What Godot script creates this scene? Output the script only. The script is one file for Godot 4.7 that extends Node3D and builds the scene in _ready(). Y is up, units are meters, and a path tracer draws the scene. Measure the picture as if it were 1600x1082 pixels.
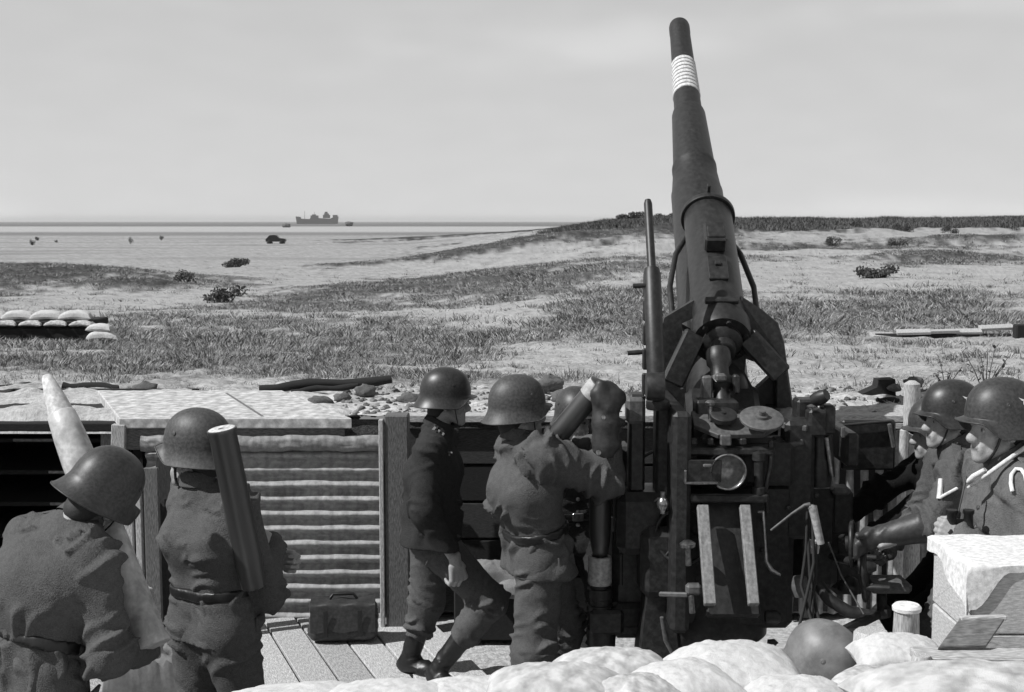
extends Node3D
# A gun crew in a beach emplacement: camera, sky and sun first, then the land, the pit, the gun, the crew, the small things.

var M := {}
var used := {}
var rng := RandomNumberGenerator.new()

func _ready() -> void:
	rng.seed = 11
	# ---- camera ----
	var cam := Camera3D.new()
	cam.name = "camera"
	cam.fov = 29.57
	cam.near = 0.1
	cam.far = 40000.0
	add_child(cam)
	cam.position = Vector3(0, 2.5, 0)
	cam.rotation_degrees = Vector3(-5.43, 0, 0)
	cam.current = true
	# ---- sky, exposure ----
	var env := Environment.new()
	env.background_mode = Environment.BG_SKY
	var sky := Sky.new()
	var sm := ProceduralSkyMaterial.new()
	sm.sky_top_color = grey(0.13)
	sm.sky_horizon_color = grey(0.58)
	sm.sky_curve = 0.5
	sm.ground_horizon_color = grey(0.45)
	sm.ground_bottom_color = grey(0.2)
	sm.sun_angle_max = 1.0
	sm.sky_cover = cloud_cover()
	sm.sky_cover_modulate = Color(1, 1, 1, 1)
	sky.sky_material = sm
	env.sky = sky
	env.tonemap_mode = Environment.TONE_MAPPER_LINEAR
	env.tonemap_exposure = 1.15
	env.sdfgi_enabled = true
	env.ssao_enabled = true
	env.ssil_enabled = true
	env.fog_enabled = true
	env.fog_density = 0.00006
	env.fog_light_color = grey(0.5)
	var we := WorldEnvironment.new()
	we.name = "environment"
	we.environment = env
	add_child(we)
	# ---- sun: high, from the left, a little behind the camera ----
	var sun := DirectionalLight3D.new()
	sun.name = "sun"
	sun.light_energy = 1.45
	sun.light_angular_distance = 0.5
	sun.shadow_enabled = true
	add_child(sun)
	sun.look_at_from_position(Vector3(-0.74, 0.84, 0.24) * 50.0, Vector3.ZERO, Vector3.UP)
	make_materials()
	more_materials()
	build_land()
	build_pit()
	build_gun()
	build_crew()
	build_small_things()

func grey(v: float) -> Color:
	return Color(v, v, v).linear_to_srgb()

func cloud_cover() -> ImageTexture:
	# thin streaks of high cloud, all round the sky
	var w := 1024
	var h := 512
	var nz := FastNoiseLite.new()
	nz.seed = 5
	nz.frequency = 0.9
	nz.fractal_octaves = 5
	var im := Image.create(w, h, false, Image.FORMAT_RGBAF)
	for y in h:
		var up := (0.5 - (y + 0.5) / h) * PI
		if up < 0.0:
			continue
		for x in w:
			var a := (x + 0.5) / w * TAU
			var d := Vector3(cos(a) * cos(up), sin(up) * 5.0, sin(a) * cos(up))
			var v := nz.get_noise_3dv(d * 2.2)
			v = smoothstep(0.0, 0.45, v) * 0.085 + nz.get_noise_3dv(d * 16.0) * 0.022 + 0.01
			v = maxf(v, 0.0)
			im.set_pixel(x, y, Color(v, v, v, 1.0))
	return ImageTexture.create_from_image(im)

# ------------------------------------------------------------------ names, metas
func tag(o: Node3D, label: String, category := "", group := "", kind := "") -> Node3D:
	if label:
		o.set_meta("label", label)
	if category:
		o.set_meta("category", category)
	if group:
		o.set_meta("group", group)
	if kind:
		o.set_meta("kind", kind)
	return o

func numbered(called: String, parent: Node) -> String:
	var key := str(parent.get_instance_id()) + called
	var n: int = used.get(key, 0)
	used[key] = n + 1
	return called if n == 0 else "%s_%03d" % [called, n]

func thing(called: String, label: String, category: String, at := Vector3.ZERO, group := "") -> Node3D:
	var o := Node3D.new()
	o.name = numbered(called, self)
	add_child(o, true)
	o.position = at
	tag(o, label, category, group)
	return o

func put(called: String, g, mat: Material, parent: Node3D = null) -> MeshInstance3D:
	var o := MeshInstance3D.new()
	var p: Node = self if parent == null else parent
	o.name = numbered(called, p)
	o.mesh = g.mesh() if g is G else g
	o.material_override = mat
	p.add_child(o, true)
	return o

func struct(called: String, g, mat: Material, label := "") -> MeshInstance3D:
	var o := put(called, g, mat)
	o.set_meta("kind", "structure")
	if label:
		o.set_meta("label", label)
	return o

# ------------------------------------------------------------------ mesh collector
class G:
	var v := PackedVector3Array()
	var n := PackedVector3Array()
	var c := PackedColorArray()
	var col := Color.WHITE
	var tinted := false
	var t := Transform3D.IDENTITY

	func at(p: Vector3, b := Basis.IDENTITY) -> G:
		t = Transform3D(b, p)
		return self

	func tri(a: Vector3, b: Vector3, d: Vector3, na: Vector3, nb: Vector3, nd: Vector3) -> void:
		var f := (b - a).cross(d - a)
		if f.dot(na + nb + nd) > 0.0:
			var x := b
			b = d
			d = x
			x = nb
			nb = nd
			nd = x
		v.append(t * a)
		v.append(t * b)
		v.append(t * d)
		n.append((t.basis * na).normalized())
		n.append((t.basis * nb).normalized())
		n.append((t.basis * nd).normalized())
		if tinted:
			c.append(col)
			c.append(col)
			c.append(col)

	func quad(a: Vector3, b: Vector3, d: Vector3, e: Vector3, nn: Vector3) -> void:
		tri(a, b, d, nn, nn, nn)
		tri(a, d, e, nn, nn, nn)

	func box(mid: Vector3, size: Vector3, bev := 0.0) -> G:
		var h := size * 0.5
		bev = minf(bev, minf(h.x, minf(h.y, h.z)) * 0.9)
		var i := h - Vector3(bev, bev, bev)
		for ax in 3:
			var b1 := (ax + 1) % 3
			var c1 := (ax + 2) % 3
			for s in [-1.0, 1.0]:
				var nn := Vector3.ZERO
				nn[ax] = s
				var q := []
				for k in [[-1, -1], [1, -1], [1, 1], [-1, 1]]:
					var p := Vector3.ZERO
					p[ax] = s * h[ax]
					p[b1] = k[0] * i[b1]
					p[c1] = k[1] * i[c1]
					q.append(mid + p)
				quad(q[0], q[1], q[2], q[3], nn)
			if bev > 0.0:
				for s in [-1.0, 1.0]:
					for u in [-1.0, 1.0]:
						# edge along ax between faces b1 and c1
						var nn := Vector3.ZERO
						nn[b1] = s
						nn[c1] = u
						var p1 := Vector3.ZERO
						var p2 := Vector3.ZERO
						p1[b1] = s * h[b1]
						p1[c1] = u * i[c1]
						p2[b1] = s * i[b1]
						p2[c1] = u * h[c1]
						var e := Vector3.ZERO
						e[ax] = i[ax]
						quad(mid + p1 - e, mid + p1 + e, mid + p2 + e, mid + p2 - e, nn.normalized())
		if bev > 0.0:
			for sx in [-1.0, 1.0]:
				for sy in [-1.0, 1.0]:
					for sz in [-1.0, 1.0]:
						var s := Vector3(sx, sy, sz)
						var nn := s.normalized()
						tri(mid + Vector3(sx * h.x, sy * i.y, sz * i.z), mid + Vector3(sx * i.x, sy * h.y, sz * i.z), mid + Vector3(sx * i.x, sy * i.y, sz * h.z), nn, nn, nn)
		return self

	# a bar of rectangular section from a to b; side = direction of its width
	func bar(a: Vector3, b: Vector3, w: float, th: float, side := Vector3.RIGHT, bev := 0.004) -> G:
		var keep := t
		var y := (b - a).normalized()
		var x := (side - y * side.dot(y)).normalized()
		t = t * Transform3D(Basis(x, y, x.cross(y)), (a + b) * 0.5)
		box(Vector3.ZERO, Vector3(w, a.distance_to(b), th), bev)
		t = keep
		return self

	func tube(path: Array, rad, seg := 12, caps := true, squash := 1.0) -> G:
		var rings := []
		var norms := []
		var last_x := Vector3.ZERO
		for k in path.size():
			var p: Vector3 = path[k]
			var d: Vector3 = (path[mini(k + 1, path.size() - 1)] - path[maxi(k - 1, 0)]).normalized()
			var x := last_x
			if k == 0:
				x = Vector3.UP.cross(d) if absf(d.y) < 0.9 else Vector3.RIGHT.cross(d)
			x = (x - d * x.dot(d)).normalized()
			last_x = x
			var y := d.cross(x)
			var r: float = rad[k] if rad is Array else rad
			var ring := []
			var nr := []
			for s in seg:
				var a := TAU * s / seg
				var o := x * cos(a) + y * sin(a) * squash
				ring.append(p + o * r)
				nr.append(o.normalized())
			rings.append(ring)
			norms.append(nr)
		for k in path.size() - 1:
			for s in seg:
				var s2 := (s + 1) % seg
				tri(rings[k][s], rings[k][s2], rings[k + 1][s2], norms[k][s], norms[k][s2], norms[k + 1][s2])
				tri(rings[k][s], rings[k + 1][s2], rings[k + 1][s], norms[k][s], norms[k + 1][s2], norms[k + 1][s])
		if caps:
			for e in [0, path.size() - 1]:
				var d: Vector3 = (path[1] - path[0]).normalized() * -1.0 if e == 0 else (path[-1] - path[-2]).normalized()
				for s in seg:
					tri(path[e], rings[e][s], rings[e][(s + 1) % seg], d, d, d)
		return self

	# profile of Vector2(radius, height) turned about the local y axis
	func lathe(prof: Array, seg := 24, a0 := 0.0, a1 := TAU, crease := 0.7) -> G:
		var sn := []
		for k in prof.size() - 1:
			var d: Vector2 = prof[k + 1] - prof[k]
			sn.append(Vector2(d.y, -d.x).normalized())
		for k in prof.size() - 1:
			var n0: Vector2 = sn[k]
			var n1: Vector2 = sn[k]
			if k > 0 and sn[k].dot(sn[k - 1]) > crease:
				n0 = (sn[k] + sn[k - 1]).normalized()
			if k < prof.size() - 2 and sn[k].dot(sn[k + 1]) > crease:
				n1 = (sn[k] + sn[k + 1]).normalized()
			for s in seg:
				var p := a0 + (a1 - a0) * s / seg
				var q := a0 + (a1 - a0) * (s + 1) / seg
				var dp := Vector3(cos(p), 0, sin(p))
				var dq := Vector3(cos(q), 0, sin(q))
				var A: Vector3 = dp * prof[k].x + Vector3.UP * prof[k].y
				var B: Vector3 = dq * prof[k].x + Vector3.UP * prof[k].y
				var C: Vector3 = dq * prof[k + 1].x + Vector3.UP * prof[k + 1].y
				var D: Vector3 = dp * prof[k + 1].x + Vector3.UP * prof[k + 1].y
				var nA := dp * n0.x + Vector3.UP * n0.y
				var nB := dq * n0.x + Vector3.UP * n0.y
				var nC := dq * n1.x + Vector3.UP * n1.y
				var nD := dp * n1.x + Vector3.UP * n1.y
				if prof[k].x > 1e-6:
					tri(A, B, C, nA, nB, nC)
				if prof[k + 1].x > 1e-6:
					tri(A, C, D, nA, nC, nD)
		return self

	# lathe along the line a -> b; profile heights are metres from a
	func turned(a: Vector3, b: Vector3, prof: Array, seg := 24, crease := 0.7) -> G:
		var keep := t
		var y := (b - a).normalized()
		var x := (Vector3.FORWARD.cross(y) if absf(y.z) < 0.9 else Vector3.RIGHT.cross(y)).normalized()
		t = t * Transform3D(Basis(x, y, x.cross(y)), a)
		lathe(prof, seg, 0.0, TAU, crease)
		t = keep
		return self

	func ring(mid: Vector3, axis: Vector3, R: float, r: float, seg := 32, rs := 8, a0 := 0.0, a1 := TAU, xdir := Vector3.ZERO) -> G:
		var y := axis.normalized()
		var x := xdir
		if x == Vector3.ZERO:
			x = Vector3.FORWARD.cross(y) if absf(y.z) < 0.9 else Vector3.RIGHT.cross(y)
		x = (x - y * x.dot(y)).normalized()
		var z := x.cross(y)
		var path := []
		for k in seg + 1:
			var a := a0 + (a1 - a0) * k / seg
			path.append(mid + (x * cos(a) + z * sin(a)) * R)
		tube(path, r, rs, a1 - a0 < TAU - 0.01)
		return self

	# polygon in the local xy plane, thickness along z, with bevelled edges
	func prism(poly: PackedVector2Array, z0: float, z1: float, bev := 0.0, holes: Array = []) -> G:
		if Geometry2D.is_polygon_clockwise(poly):
			poly.reverse()
		var inner := poly
		if bev > 0.0:
			var off := Geometry2D.offset_polygon(poly, -bev)
			if off.size() == 1 and off[0].size() == poly.size():
				# match the first corner
				var best := 0
				for k in off[0].size():
					if off[0][k].distance_to(poly[0]) < off[0][best].distance_to(poly[0]):
						best = k
				inner = PackedVector2Array()
				for k in poly.size():
					inner.append(off[0][(best + k) % poly.size()])
			else:
				bev = 0.0
		var face := inner
		for hole in holes:
			face = bridge(face, hole)
		var ids := Geometry2D.triangulate_polygon(face)
		for s in [0, 1]:
			var z := z0 if s == 0 else z1
			var nn := Vector3(0, 0, -1 if s == 0 else 1)
			if z1 < z0:
				nn = -nn
			for k in range(0, ids.size(), 3):
				var a := face[ids[k]]
				var b := face[ids[k + 1]]
				var d := face[ids[k + 2]]
				tri(Vector3(a.x, a.y, z), Vector3(b.x, b.y, z), Vector3(d.x, d.y, z), nn, nn, nn)
		var dz := bev * signf(z1 - z0)
		for k in poly.size():
			var a := poly[k]
			var b := poly[(k + 1) % poly.size()]
			var o := (b - a).orthogonal().normalized() * -1.0
			o = Vector2((b - a).y, -(b - a).x).normalized()
			var nn := Vector3(o.x, o.y, 0)
			quad(Vector3(a.x, a.y, z0 + dz), Vector3(b.x, b.y, z0 + dz), Vector3(b.x, b.y, z1 - dz), Vector3(a.x, a.y, z1 - dz), nn)
			if bev > 0.0:
				var ia := inner[k]
				var ib := inner[(k + 1) % poly.size()]
				var sg := signf(z1 - z0)
				quad(Vector3(a.x, a.y, z1 - dz), Vector3(b.x, b.y, z1 - dz), Vector3(ib.x, ib.y, z1), Vector3(ia.x, ia.y, z1), (nn + Vector3(0, 0, sg)).normalized())
				quad(Vector3(a.x, a.y, z0 + dz), Vector3(b.x, b.y, z0 + dz), Vector3(ib.x, ib.y, z0), Vector3(ia.x, ia.y, z0), (nn - Vector3(0, 0, sg)).normalized())
		for hole in holes:
			var hp: PackedVector2Array = hole
			var cw := Geometry2D.is_polygon_clockwise(hp)
			for k in hp.size():
				var a := hp[k]
				var b := hp[(k + 1) % hp.size()]
				var o := Vector2((b - a).y, -(b - a).x).normalized() * (1.0 if cw else -1.0)
				quad(Vector3(a.x, a.y, z0), Vector3(b.x, b.y, z0), Vector3(b.x, b.y, z1), Vector3(a.x, a.y, z1), Vector3(o.x, o.y, 0))
		return self

	func bridge(outer: PackedVector2Array, hole: PackedVector2Array) -> PackedVector2Array:
		if not Geometry2D.is_polygon_clockwise(hole):
			hole = hole.duplicate()
			hole.reverse()
		var bi := 0
		var bj := 0
		var best := 1e9
		for i in outer.size():
			for j in hole.size():
				var d := outer[i].distance_to(hole[j])
				if d < best:
					best = d
					bi = i
					bj = j
		var r := PackedVector2Array()
		for i in bi + 1:
			r.append(outer[i])
		for j in hole.size() + 1:
			r.append(hole[(bj + j) % hole.size()])
		for i in range(bi, outer.size()):
			r.append(outer[i])
		return r

	# smooth surface from a grid of points [row][column]
	func sheet(rows: Array, wrap := false) -> G:
		var nr := rows.size()
		var nc: int = rows[0].size()
		var nm := []
		for i in nr:
			var line := []
			for j in nc:
				var j0 := (j - 1 + nc) % nc if wrap else maxi(j - 1, 0)
				var j1 := (j + 1) % nc if wrap else mini(j + 1, nc - 1)
				var du: Vector3 = rows[i][j1] - rows[i][j0]
				var dv: Vector3 = rows[mini(i + 1, nr - 1)][j] - rows[maxi(i - 1, 0)][j]
				line.append(du.cross(dv).normalized())
			nm.append(line)
		for i in nr - 1:
			for j in (nc if wrap else nc - 1):
				var k := (j + 1) % nc
				if rows[i][j].distance_squared_to(rows[i][k]) > 1e-12:
					tri(rows[i][j], rows[i][k], rows[i + 1][k], nm[i][j], nm[i][k], nm[i + 1][k])
				if rows[i + 1][j].distance_squared_to(rows[i + 1][k]) > 1e-12:
					tri(rows[i][j], rows[i + 1][k], rows[i + 1][j], nm[i][j], nm[i + 1][k], nm[i + 1][j])
		return self

	func mesh() -> ArrayMesh:
		var arr := []
		arr.resize(Mesh.ARRAY_MAX)
		arr[Mesh.ARRAY_VERTEX] = v
		arr[Mesh.ARRAY_NORMAL] = n
		if tinted:
			arr[Mesh.ARRAY_COLOR] = c
		var m := ArrayMesh.new()
		m.add_surface_from_arrays(Mesh.PRIMITIVE_TRIANGLES, arr)
		return m

# ------------------------------------------------------------------ materials
func noise_image(sd: int, size: int, freq: float, oct: int, lo: float, hi: float, stretch := 1, speck := 0.0) -> Image:
	# seamless grey picture between lo and hi (sRGB values), optionally stretched along x as wood grain
	var nz := FastNoiseLite.new()
	nz.seed = sd
	nz.frequency = freq
	nz.fractal_octaves = oct
	nz.fractal_gain = 0.6
	var im := nz.get_seamless_image(size, size)
	if stretch > 1:
		im.resize(size * stretch, size, Image.INTERPOLATE_CUBIC)
		im = im.get_region(Rect2i(0, 0, size * stretch, size))
		im.resize(size, size, Image.INTERPOLATE_BILINEAR)
	im.convert(Image.FORMAT_L8)
	var data := im.get_data()
	var r := RandomNumberGenerator.new()
	r.seed = sd
	for k in data.size():
		var x := clampf((data[k] / 255.0 - 0.5) * 1.5 + 0.5, 0.0, 1.0)
		x = lo + (hi - lo) * x + r.randf_range(-speck, speck)
		data[k] = int(clampf(x, 0.0, 1.0) * 255.0)
	return Image.create_from_data(size, size, false, Image.FORMAT_L8, data)

func tex(im: Image) -> ImageTexture:
	return ImageTexture.create_from_image(im)

func bump(im: Image, strength: float) -> ImageTexture:
	var b: Image = im.duplicate()
	b.convert(Image.FORMAT_RGBA8)
	b.bump_map_to_normal_map(strength)
	return ImageTexture.create_from_image(b)

func mat(called: String, base: float, rough: float, pic: Texture2D = null, scale := Vector3.ONE, nrm: Texture2D = null, nstr := 1.0, metal := 0.0, world := false) -> StandardMaterial3D:
	var m := StandardMaterial3D.new()
	m.resource_name = called
	m.albedo_color = grey(base)
	m.roughness = rough
	m.metallic = metal
	if pic:
		m.albedo_texture = pic
	if nrm:
		m.normal_enabled = true
		m.normal_texture = nrm
		m.normal_scale = nstr
	m.uv1_triplanar = true
	m.uv1_world_triplanar = world
	m.uv1_scale = scale
	M[called] = m
	return m

func make_materials() -> void:
	# pictures are close to white (sRGB 0.6 .. 1) and multiply the base colour
	var wool := noise_image(1, 512, 0.05, 4, 0.84, 1.0, 1, 0.15)
	var weave := noise_image(2, 512, 0.22, 2, 0.2, 0.8, 1, 0.25)
	var paint := noise_image(3, 512, 0.012, 5, 0.66, 1.0, 1, 0.05)
	var scuff := noise_image(4, 512, 0.06, 4, 0.3, 0.7, 1, 0.04)
	var grain := noise_image(5, 512, 0.05, 4, 0.62, 1.0, 1, 0.05)
	var sandp := noise_image(6, 512, 0.03, 5, 0.72, 1.0, 1, 0.10)
	var sandb := noise_image(7, 512, 0.08, 4, 0.2, 0.8, 1, 0.1)
	var sack := noise_image(8, 512, 0.02, 5, 0.86, 1.0, 1, 0.07)
	var wool_t := tex(wool)
	var weave_n := bump(weave, 3.0)
	var paint_t := tex(paint)
	var scuff_n := bump(scuff, 3.0)
	var grain_t := tex(grain)
	var grain_n := bump(grain, 4.0)
	var sand_t := tex(sandp)
	var sand_n := bump(sandb, 5.0)
	var sack_t := tex(sack)
	var s6 := Vector3(6, 6, 6)
	mat("wool", 0.108, 1.0, wool_t, Vector3(1.2, 1.2, 1.2), weave_n, 0.6)
	mat("wool_dark", 0.045, 1.0, wool_t, Vector3(1.2, 1.2, 1.2), weave_n, 0.6)
	mat("wool_black", 0.018, 1.0, wool_t, Vector3(1.2, 1.2, 1.2), weave_n, 0.5)
	mat("wool_light", 0.14, 1.0, wool_t, Vector3(1.2, 1.2, 1.2), weave_n, 0.6)
	for k in ["wool", "wool_dark", "wool_black", "wool_light"]:
		M[k].metallic_specular = 0.15
	mat("skin", 0.36, 0.6, wool_t, Vector3(4, 4, 4), scuff_n, 0.15).vertex_color_use_as_albedo = true
	mat("hair", 0.03, 0.7, grain_t, s6, grain_n, 0.6)
	mat("helmet", 0.065, 0.48, paint_t, Vector3(4, 4, 4), scuff_n, 0.12)
	mat("leather", 0.014, 0.42, paint_t, Vector3(5, 5, 5), scuff_n, 0.35)
	mat("leather_worn", 0.05, 0.5, paint_t, Vector3(5, 5, 5), scuff_n, 0.5)
	
	var gun_t := tex(noise_image(66, 512, 0.022, 5, 0.5, 1.0, 1, 0.12))
	mat("gun_paint", 0.034, 0.48, gun_t, Vector3(2.2, 2.2, 2.2), scuff_n, 0.2)
	mat("gun_grey", 0.13, 0.6, paint_t, Vector3(4, 4, 4), scuff_n, 0.2)
	mat("gun_bar", 0.28, 0.8, paint_t, Vector3(6, 6, 6), sand_n, 0.25)
	mat("steel", 0.5, 0.28, paint_t, Vector3(5, 5, 5), scuff_n, 0.1, 0.95)
	mat("brass", 0.32, 0.33, paint_t, Vector3(4, 4, 4), scuff_n, 0.12, 0.85)
	mat("shell_case", 0.12, 0.38, null, Vector3.ONE, null, 1.0, 0.75)
	mat("shell_pale", 0.52, 0.6, paint_t, Vector3(5, 5, 5), scuff_n, 0.2)
	mat("white_paint", 0.78, 0.7, paint_t, Vector3(6, 6, 6), scuff_n, 0.1)
	mat("white_cloth", 0.8, 1.0, sack_t, Vector3(3, 3, 3), weave_n, 0.2)
	mat("sack", 0.66, 1.0, sack_t, Vector3(3, 3, 3), weave_n, 0.9)
	mat("sack_grey", 0.27, 1.0, sack_t, Vector3(3, 3, 3), weave_n, 0.9)
	mat("wood_pale", 0.58, 0.9, grain_t, Vector3(6, 6, 0.8), grain_n, 0.5)
	mat("wood_pale_up", 0.58, 0.9, grain_t, Vector3(6, 0.8, 6), grain_n, 0.5)
	mat("wood_pale_across", 0.58, 0.9, grain_t, Vector3(0.8, 6, 6), grain_n, 0.5)
	mat("wood_grey_up", 0.17, 0.9, grain_t, Vector3(6, 0.8, 6), grain_n, 0.6)
	mat("wood_grey_across", 0.2, 0.9, grain_t, Vector3(0.8, 6, 6), grain_n, 0.6)
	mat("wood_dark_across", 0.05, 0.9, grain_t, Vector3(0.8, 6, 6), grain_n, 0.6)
	mat("wood_dark_up", 0.05, 0.9, grain_t, Vector3(6, 0.8, 6), grain_n, 0.6)
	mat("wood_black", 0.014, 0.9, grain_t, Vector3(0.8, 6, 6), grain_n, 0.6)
	mat("iron_sheet", 0.44, 0.5, paint_t, Vector3(2.5, 2.5, 2.5), scuff_n, 0.3, 0.0)
	mat("iron_sheet_grey", 0.33, 0.6, paint_t, Vector3(2.5, 2.5, 2.5), scuff_n, 0.35, 0.1)
	mat("sand", 0.52, 1.0, sand_t, Vector3(1.2, 1.2, 1.2), sand_n, 0.8, 0.0, true)
	mat("earth", 0.13, 1.0, sand_t, Vector3(1.5, 1.5, 1.5), sand_n, 0.8, 0.0, true)
	var land := mat("land", 1.0, 1.0, sand_t, Vector3(0.9, 0.9, 0.9), sand_n, 0.5, 0.0, true)
	land.vertex_color_use_as_albedo = true
	land.metallic_specular = 0.1
	var blade := mat("grass", 1.0, 0.9)
	blade.vertex_color_use_as_albedo = true
	blade.metallic_specular = 0.2
	blade.cull_mode = BaseMaterial3D.CULL_DISABLED
	blade.backlight_enabled = true
	blade.backlight = Color(0.3, 0.3, 0.3)
	mat("sea", 0.16, 0.75, sand_t, Vector3(0.02, 0.02, 0.02), sand_n, 0.6, 0.0, true)
	mat("ship", 0.09, 0.8, paint_t, Vector3(0.1, 0.1, 0.1))
	mat("car", 0.012, 0.4, paint_t, Vector3(1, 1, 1))
	mat("rubber", 0.02, 0.8, paint_t, s6)
	mat("plant", 0.07, 0.8, paint_t, s6)
	M["plant"].cull_mode = BaseMaterial3D.CULL_DISABLED

# ------------------------------------------------------------------ land
const SHORE := [[8.0, 1.25], [9.5, 1.23], [14.0, 0.95], [23.0, 0.32], [40.0, -0.31], [70.0, -1.05], [120.0, -1.54], [270.0, -2.24], [500.0, -2.5], [1000.0, -3.9], [1900.0, -4.6], [2600.0, -7.0]]
const DUNES := [[8.0, 1.25], [9.5, 1.22], [20.0, 0.6], [26.0, 0.42], [34.0, 0.42], [48.0, 0.5], [70.0, 0.66], [110.0, 1.1], [150.0, 1.7], [185.0, 2.7], [230.0, 2.4], [400.0, -1.0], [1000.0, -3.9], [1900.0, -4.6], [2600.0, -7.0]]
const COVER_SHORE := [[8.0, 0.38], [10.5, 0.36], [12.5, 0.55], [17.0, 0.64], [24.0, 0.62], [30.0, 0.44], [42.0, 0.36], [60.0, 0.42], [85.0, 0.26], [110.0, 0.05], [2600.0, -0.1]]
const COVER_DUNES := [[8.0, -0.1], [9.3, 0.05], [11.0, 0.32], [18.0, 0.40], [24.0, 0.55], [32.0, 0.48], [42.0, 0.28], [60.0, 0.32], [100.0, 0.34], [128.0, 0.4], [145.0, 0.95], [160.0, 1.0], [230.0, 0.8], [320.0, 0.3], [2600.0, 0.0]]
# mounds: across, away, half width, half depth, height, grass on it
const MOUNDS := [[-29.0, 76.0, 10.5, 9.0, 1.3, 1.1], [-1.0, 112.0, 13.0, 9.0, 1.1, 1.0], [9.0, 128.0, 12.0, 10.0, 1.0, 0.9], [-3.0, 60.0, 7.5, 6.0, 0.75, 0.9], [4.5, 50.0, 4.0, 4.0, 0.4, 0.4], [-19.0, 66.0, 2.6, 2.6, 0.5, 0.7], [-8.0, 300.0, 40.0, 30.0, 1.2, 0.9], [20.0, 230.0, 26.0, 20.0, 0.7, 0.8], [22.0, 66.0, 5.0, 3.0, 0.35, 0.5], [33.0, 95.0, 9.0, 4.0, 0.5, 0.45], [44.0, 150.0, 16.0, 9.0, 0.5, 0.7]]
var n_big := FastNoiseLite.new()
var n_mid := FastNoiseLite.new()
var n_fine := FastNoiseLite.new()

func table(t: Array, d: float) -> float:
	for k in range(1, t.size()):
		if d <= t[k][0]:
			var f: float = log(maxf(d, t[k - 1][0]) / t[k - 1][0]) / log(t[k][0] / t[k - 1][0])
			return lerpf(t[k - 1][1], t[k][1], f)
	return t[-1][1]

func land_height(x: float, d: float) -> float:
	var w := smoothstep(-0.11, 0.12, x / d)
	var h := lerpf(table(SHORE, d), table(DUNES, d), w)
	for m in MOUNDS:
		var q: float = pow((x - m[0]) / m[2], 2.0) + pow((d - m[1]) / m[3], 2.0)
		if q < 6.0:
			h += m[4] * exp(-q)
	var rough := smoothstep(9.0, 30.0, d) * (0.10 + 0.35 * w * smoothstep(30.0, 120.0, d)) * (1.0 - smoothstep(260.0, 500.0, d))
	h += n_big.get_noise_2d(x, d * 1.3) * rough * 1.6 + n_mid.get_noise_2d(x, d) * rough * 0.6
	h += n_fine.get_noise_2d(x * 2.0, d * 2.0) * 0.05 * (1.0 - smoothstep(20.0, 60.0, d))
	return h

func land_cover(x: float, d: float) -> float:
	var w := smoothstep(-0.06, 0.13, x / d)
	var b := lerpf(table(COVER_SHORE, d), table(COVER_DUNES, d), w)
	for m in MOUNDS:
		var q: float = pow((x - m[0]) / m[2], 2.0) + pow((d - m[1]) / m[3], 2.0)
		if q < 6.0:
			b += m[5] * exp(-q * 1.2)
	var s := 1.0 + d / 60.0
	b += n_big.get_noise_2d(x * 1.1 + 300.0, d * 0.9) * 0.42
	b += n_mid.get_noise_2d(x / s * 1.2 - 90.0, d / s * 1.2) * 0.42
	b += n_fine.get_noise_2d(x / s * 2.5, d / s * 1.6) * 0.30
	return smoothstep(0.34, 0.72, b)

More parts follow.
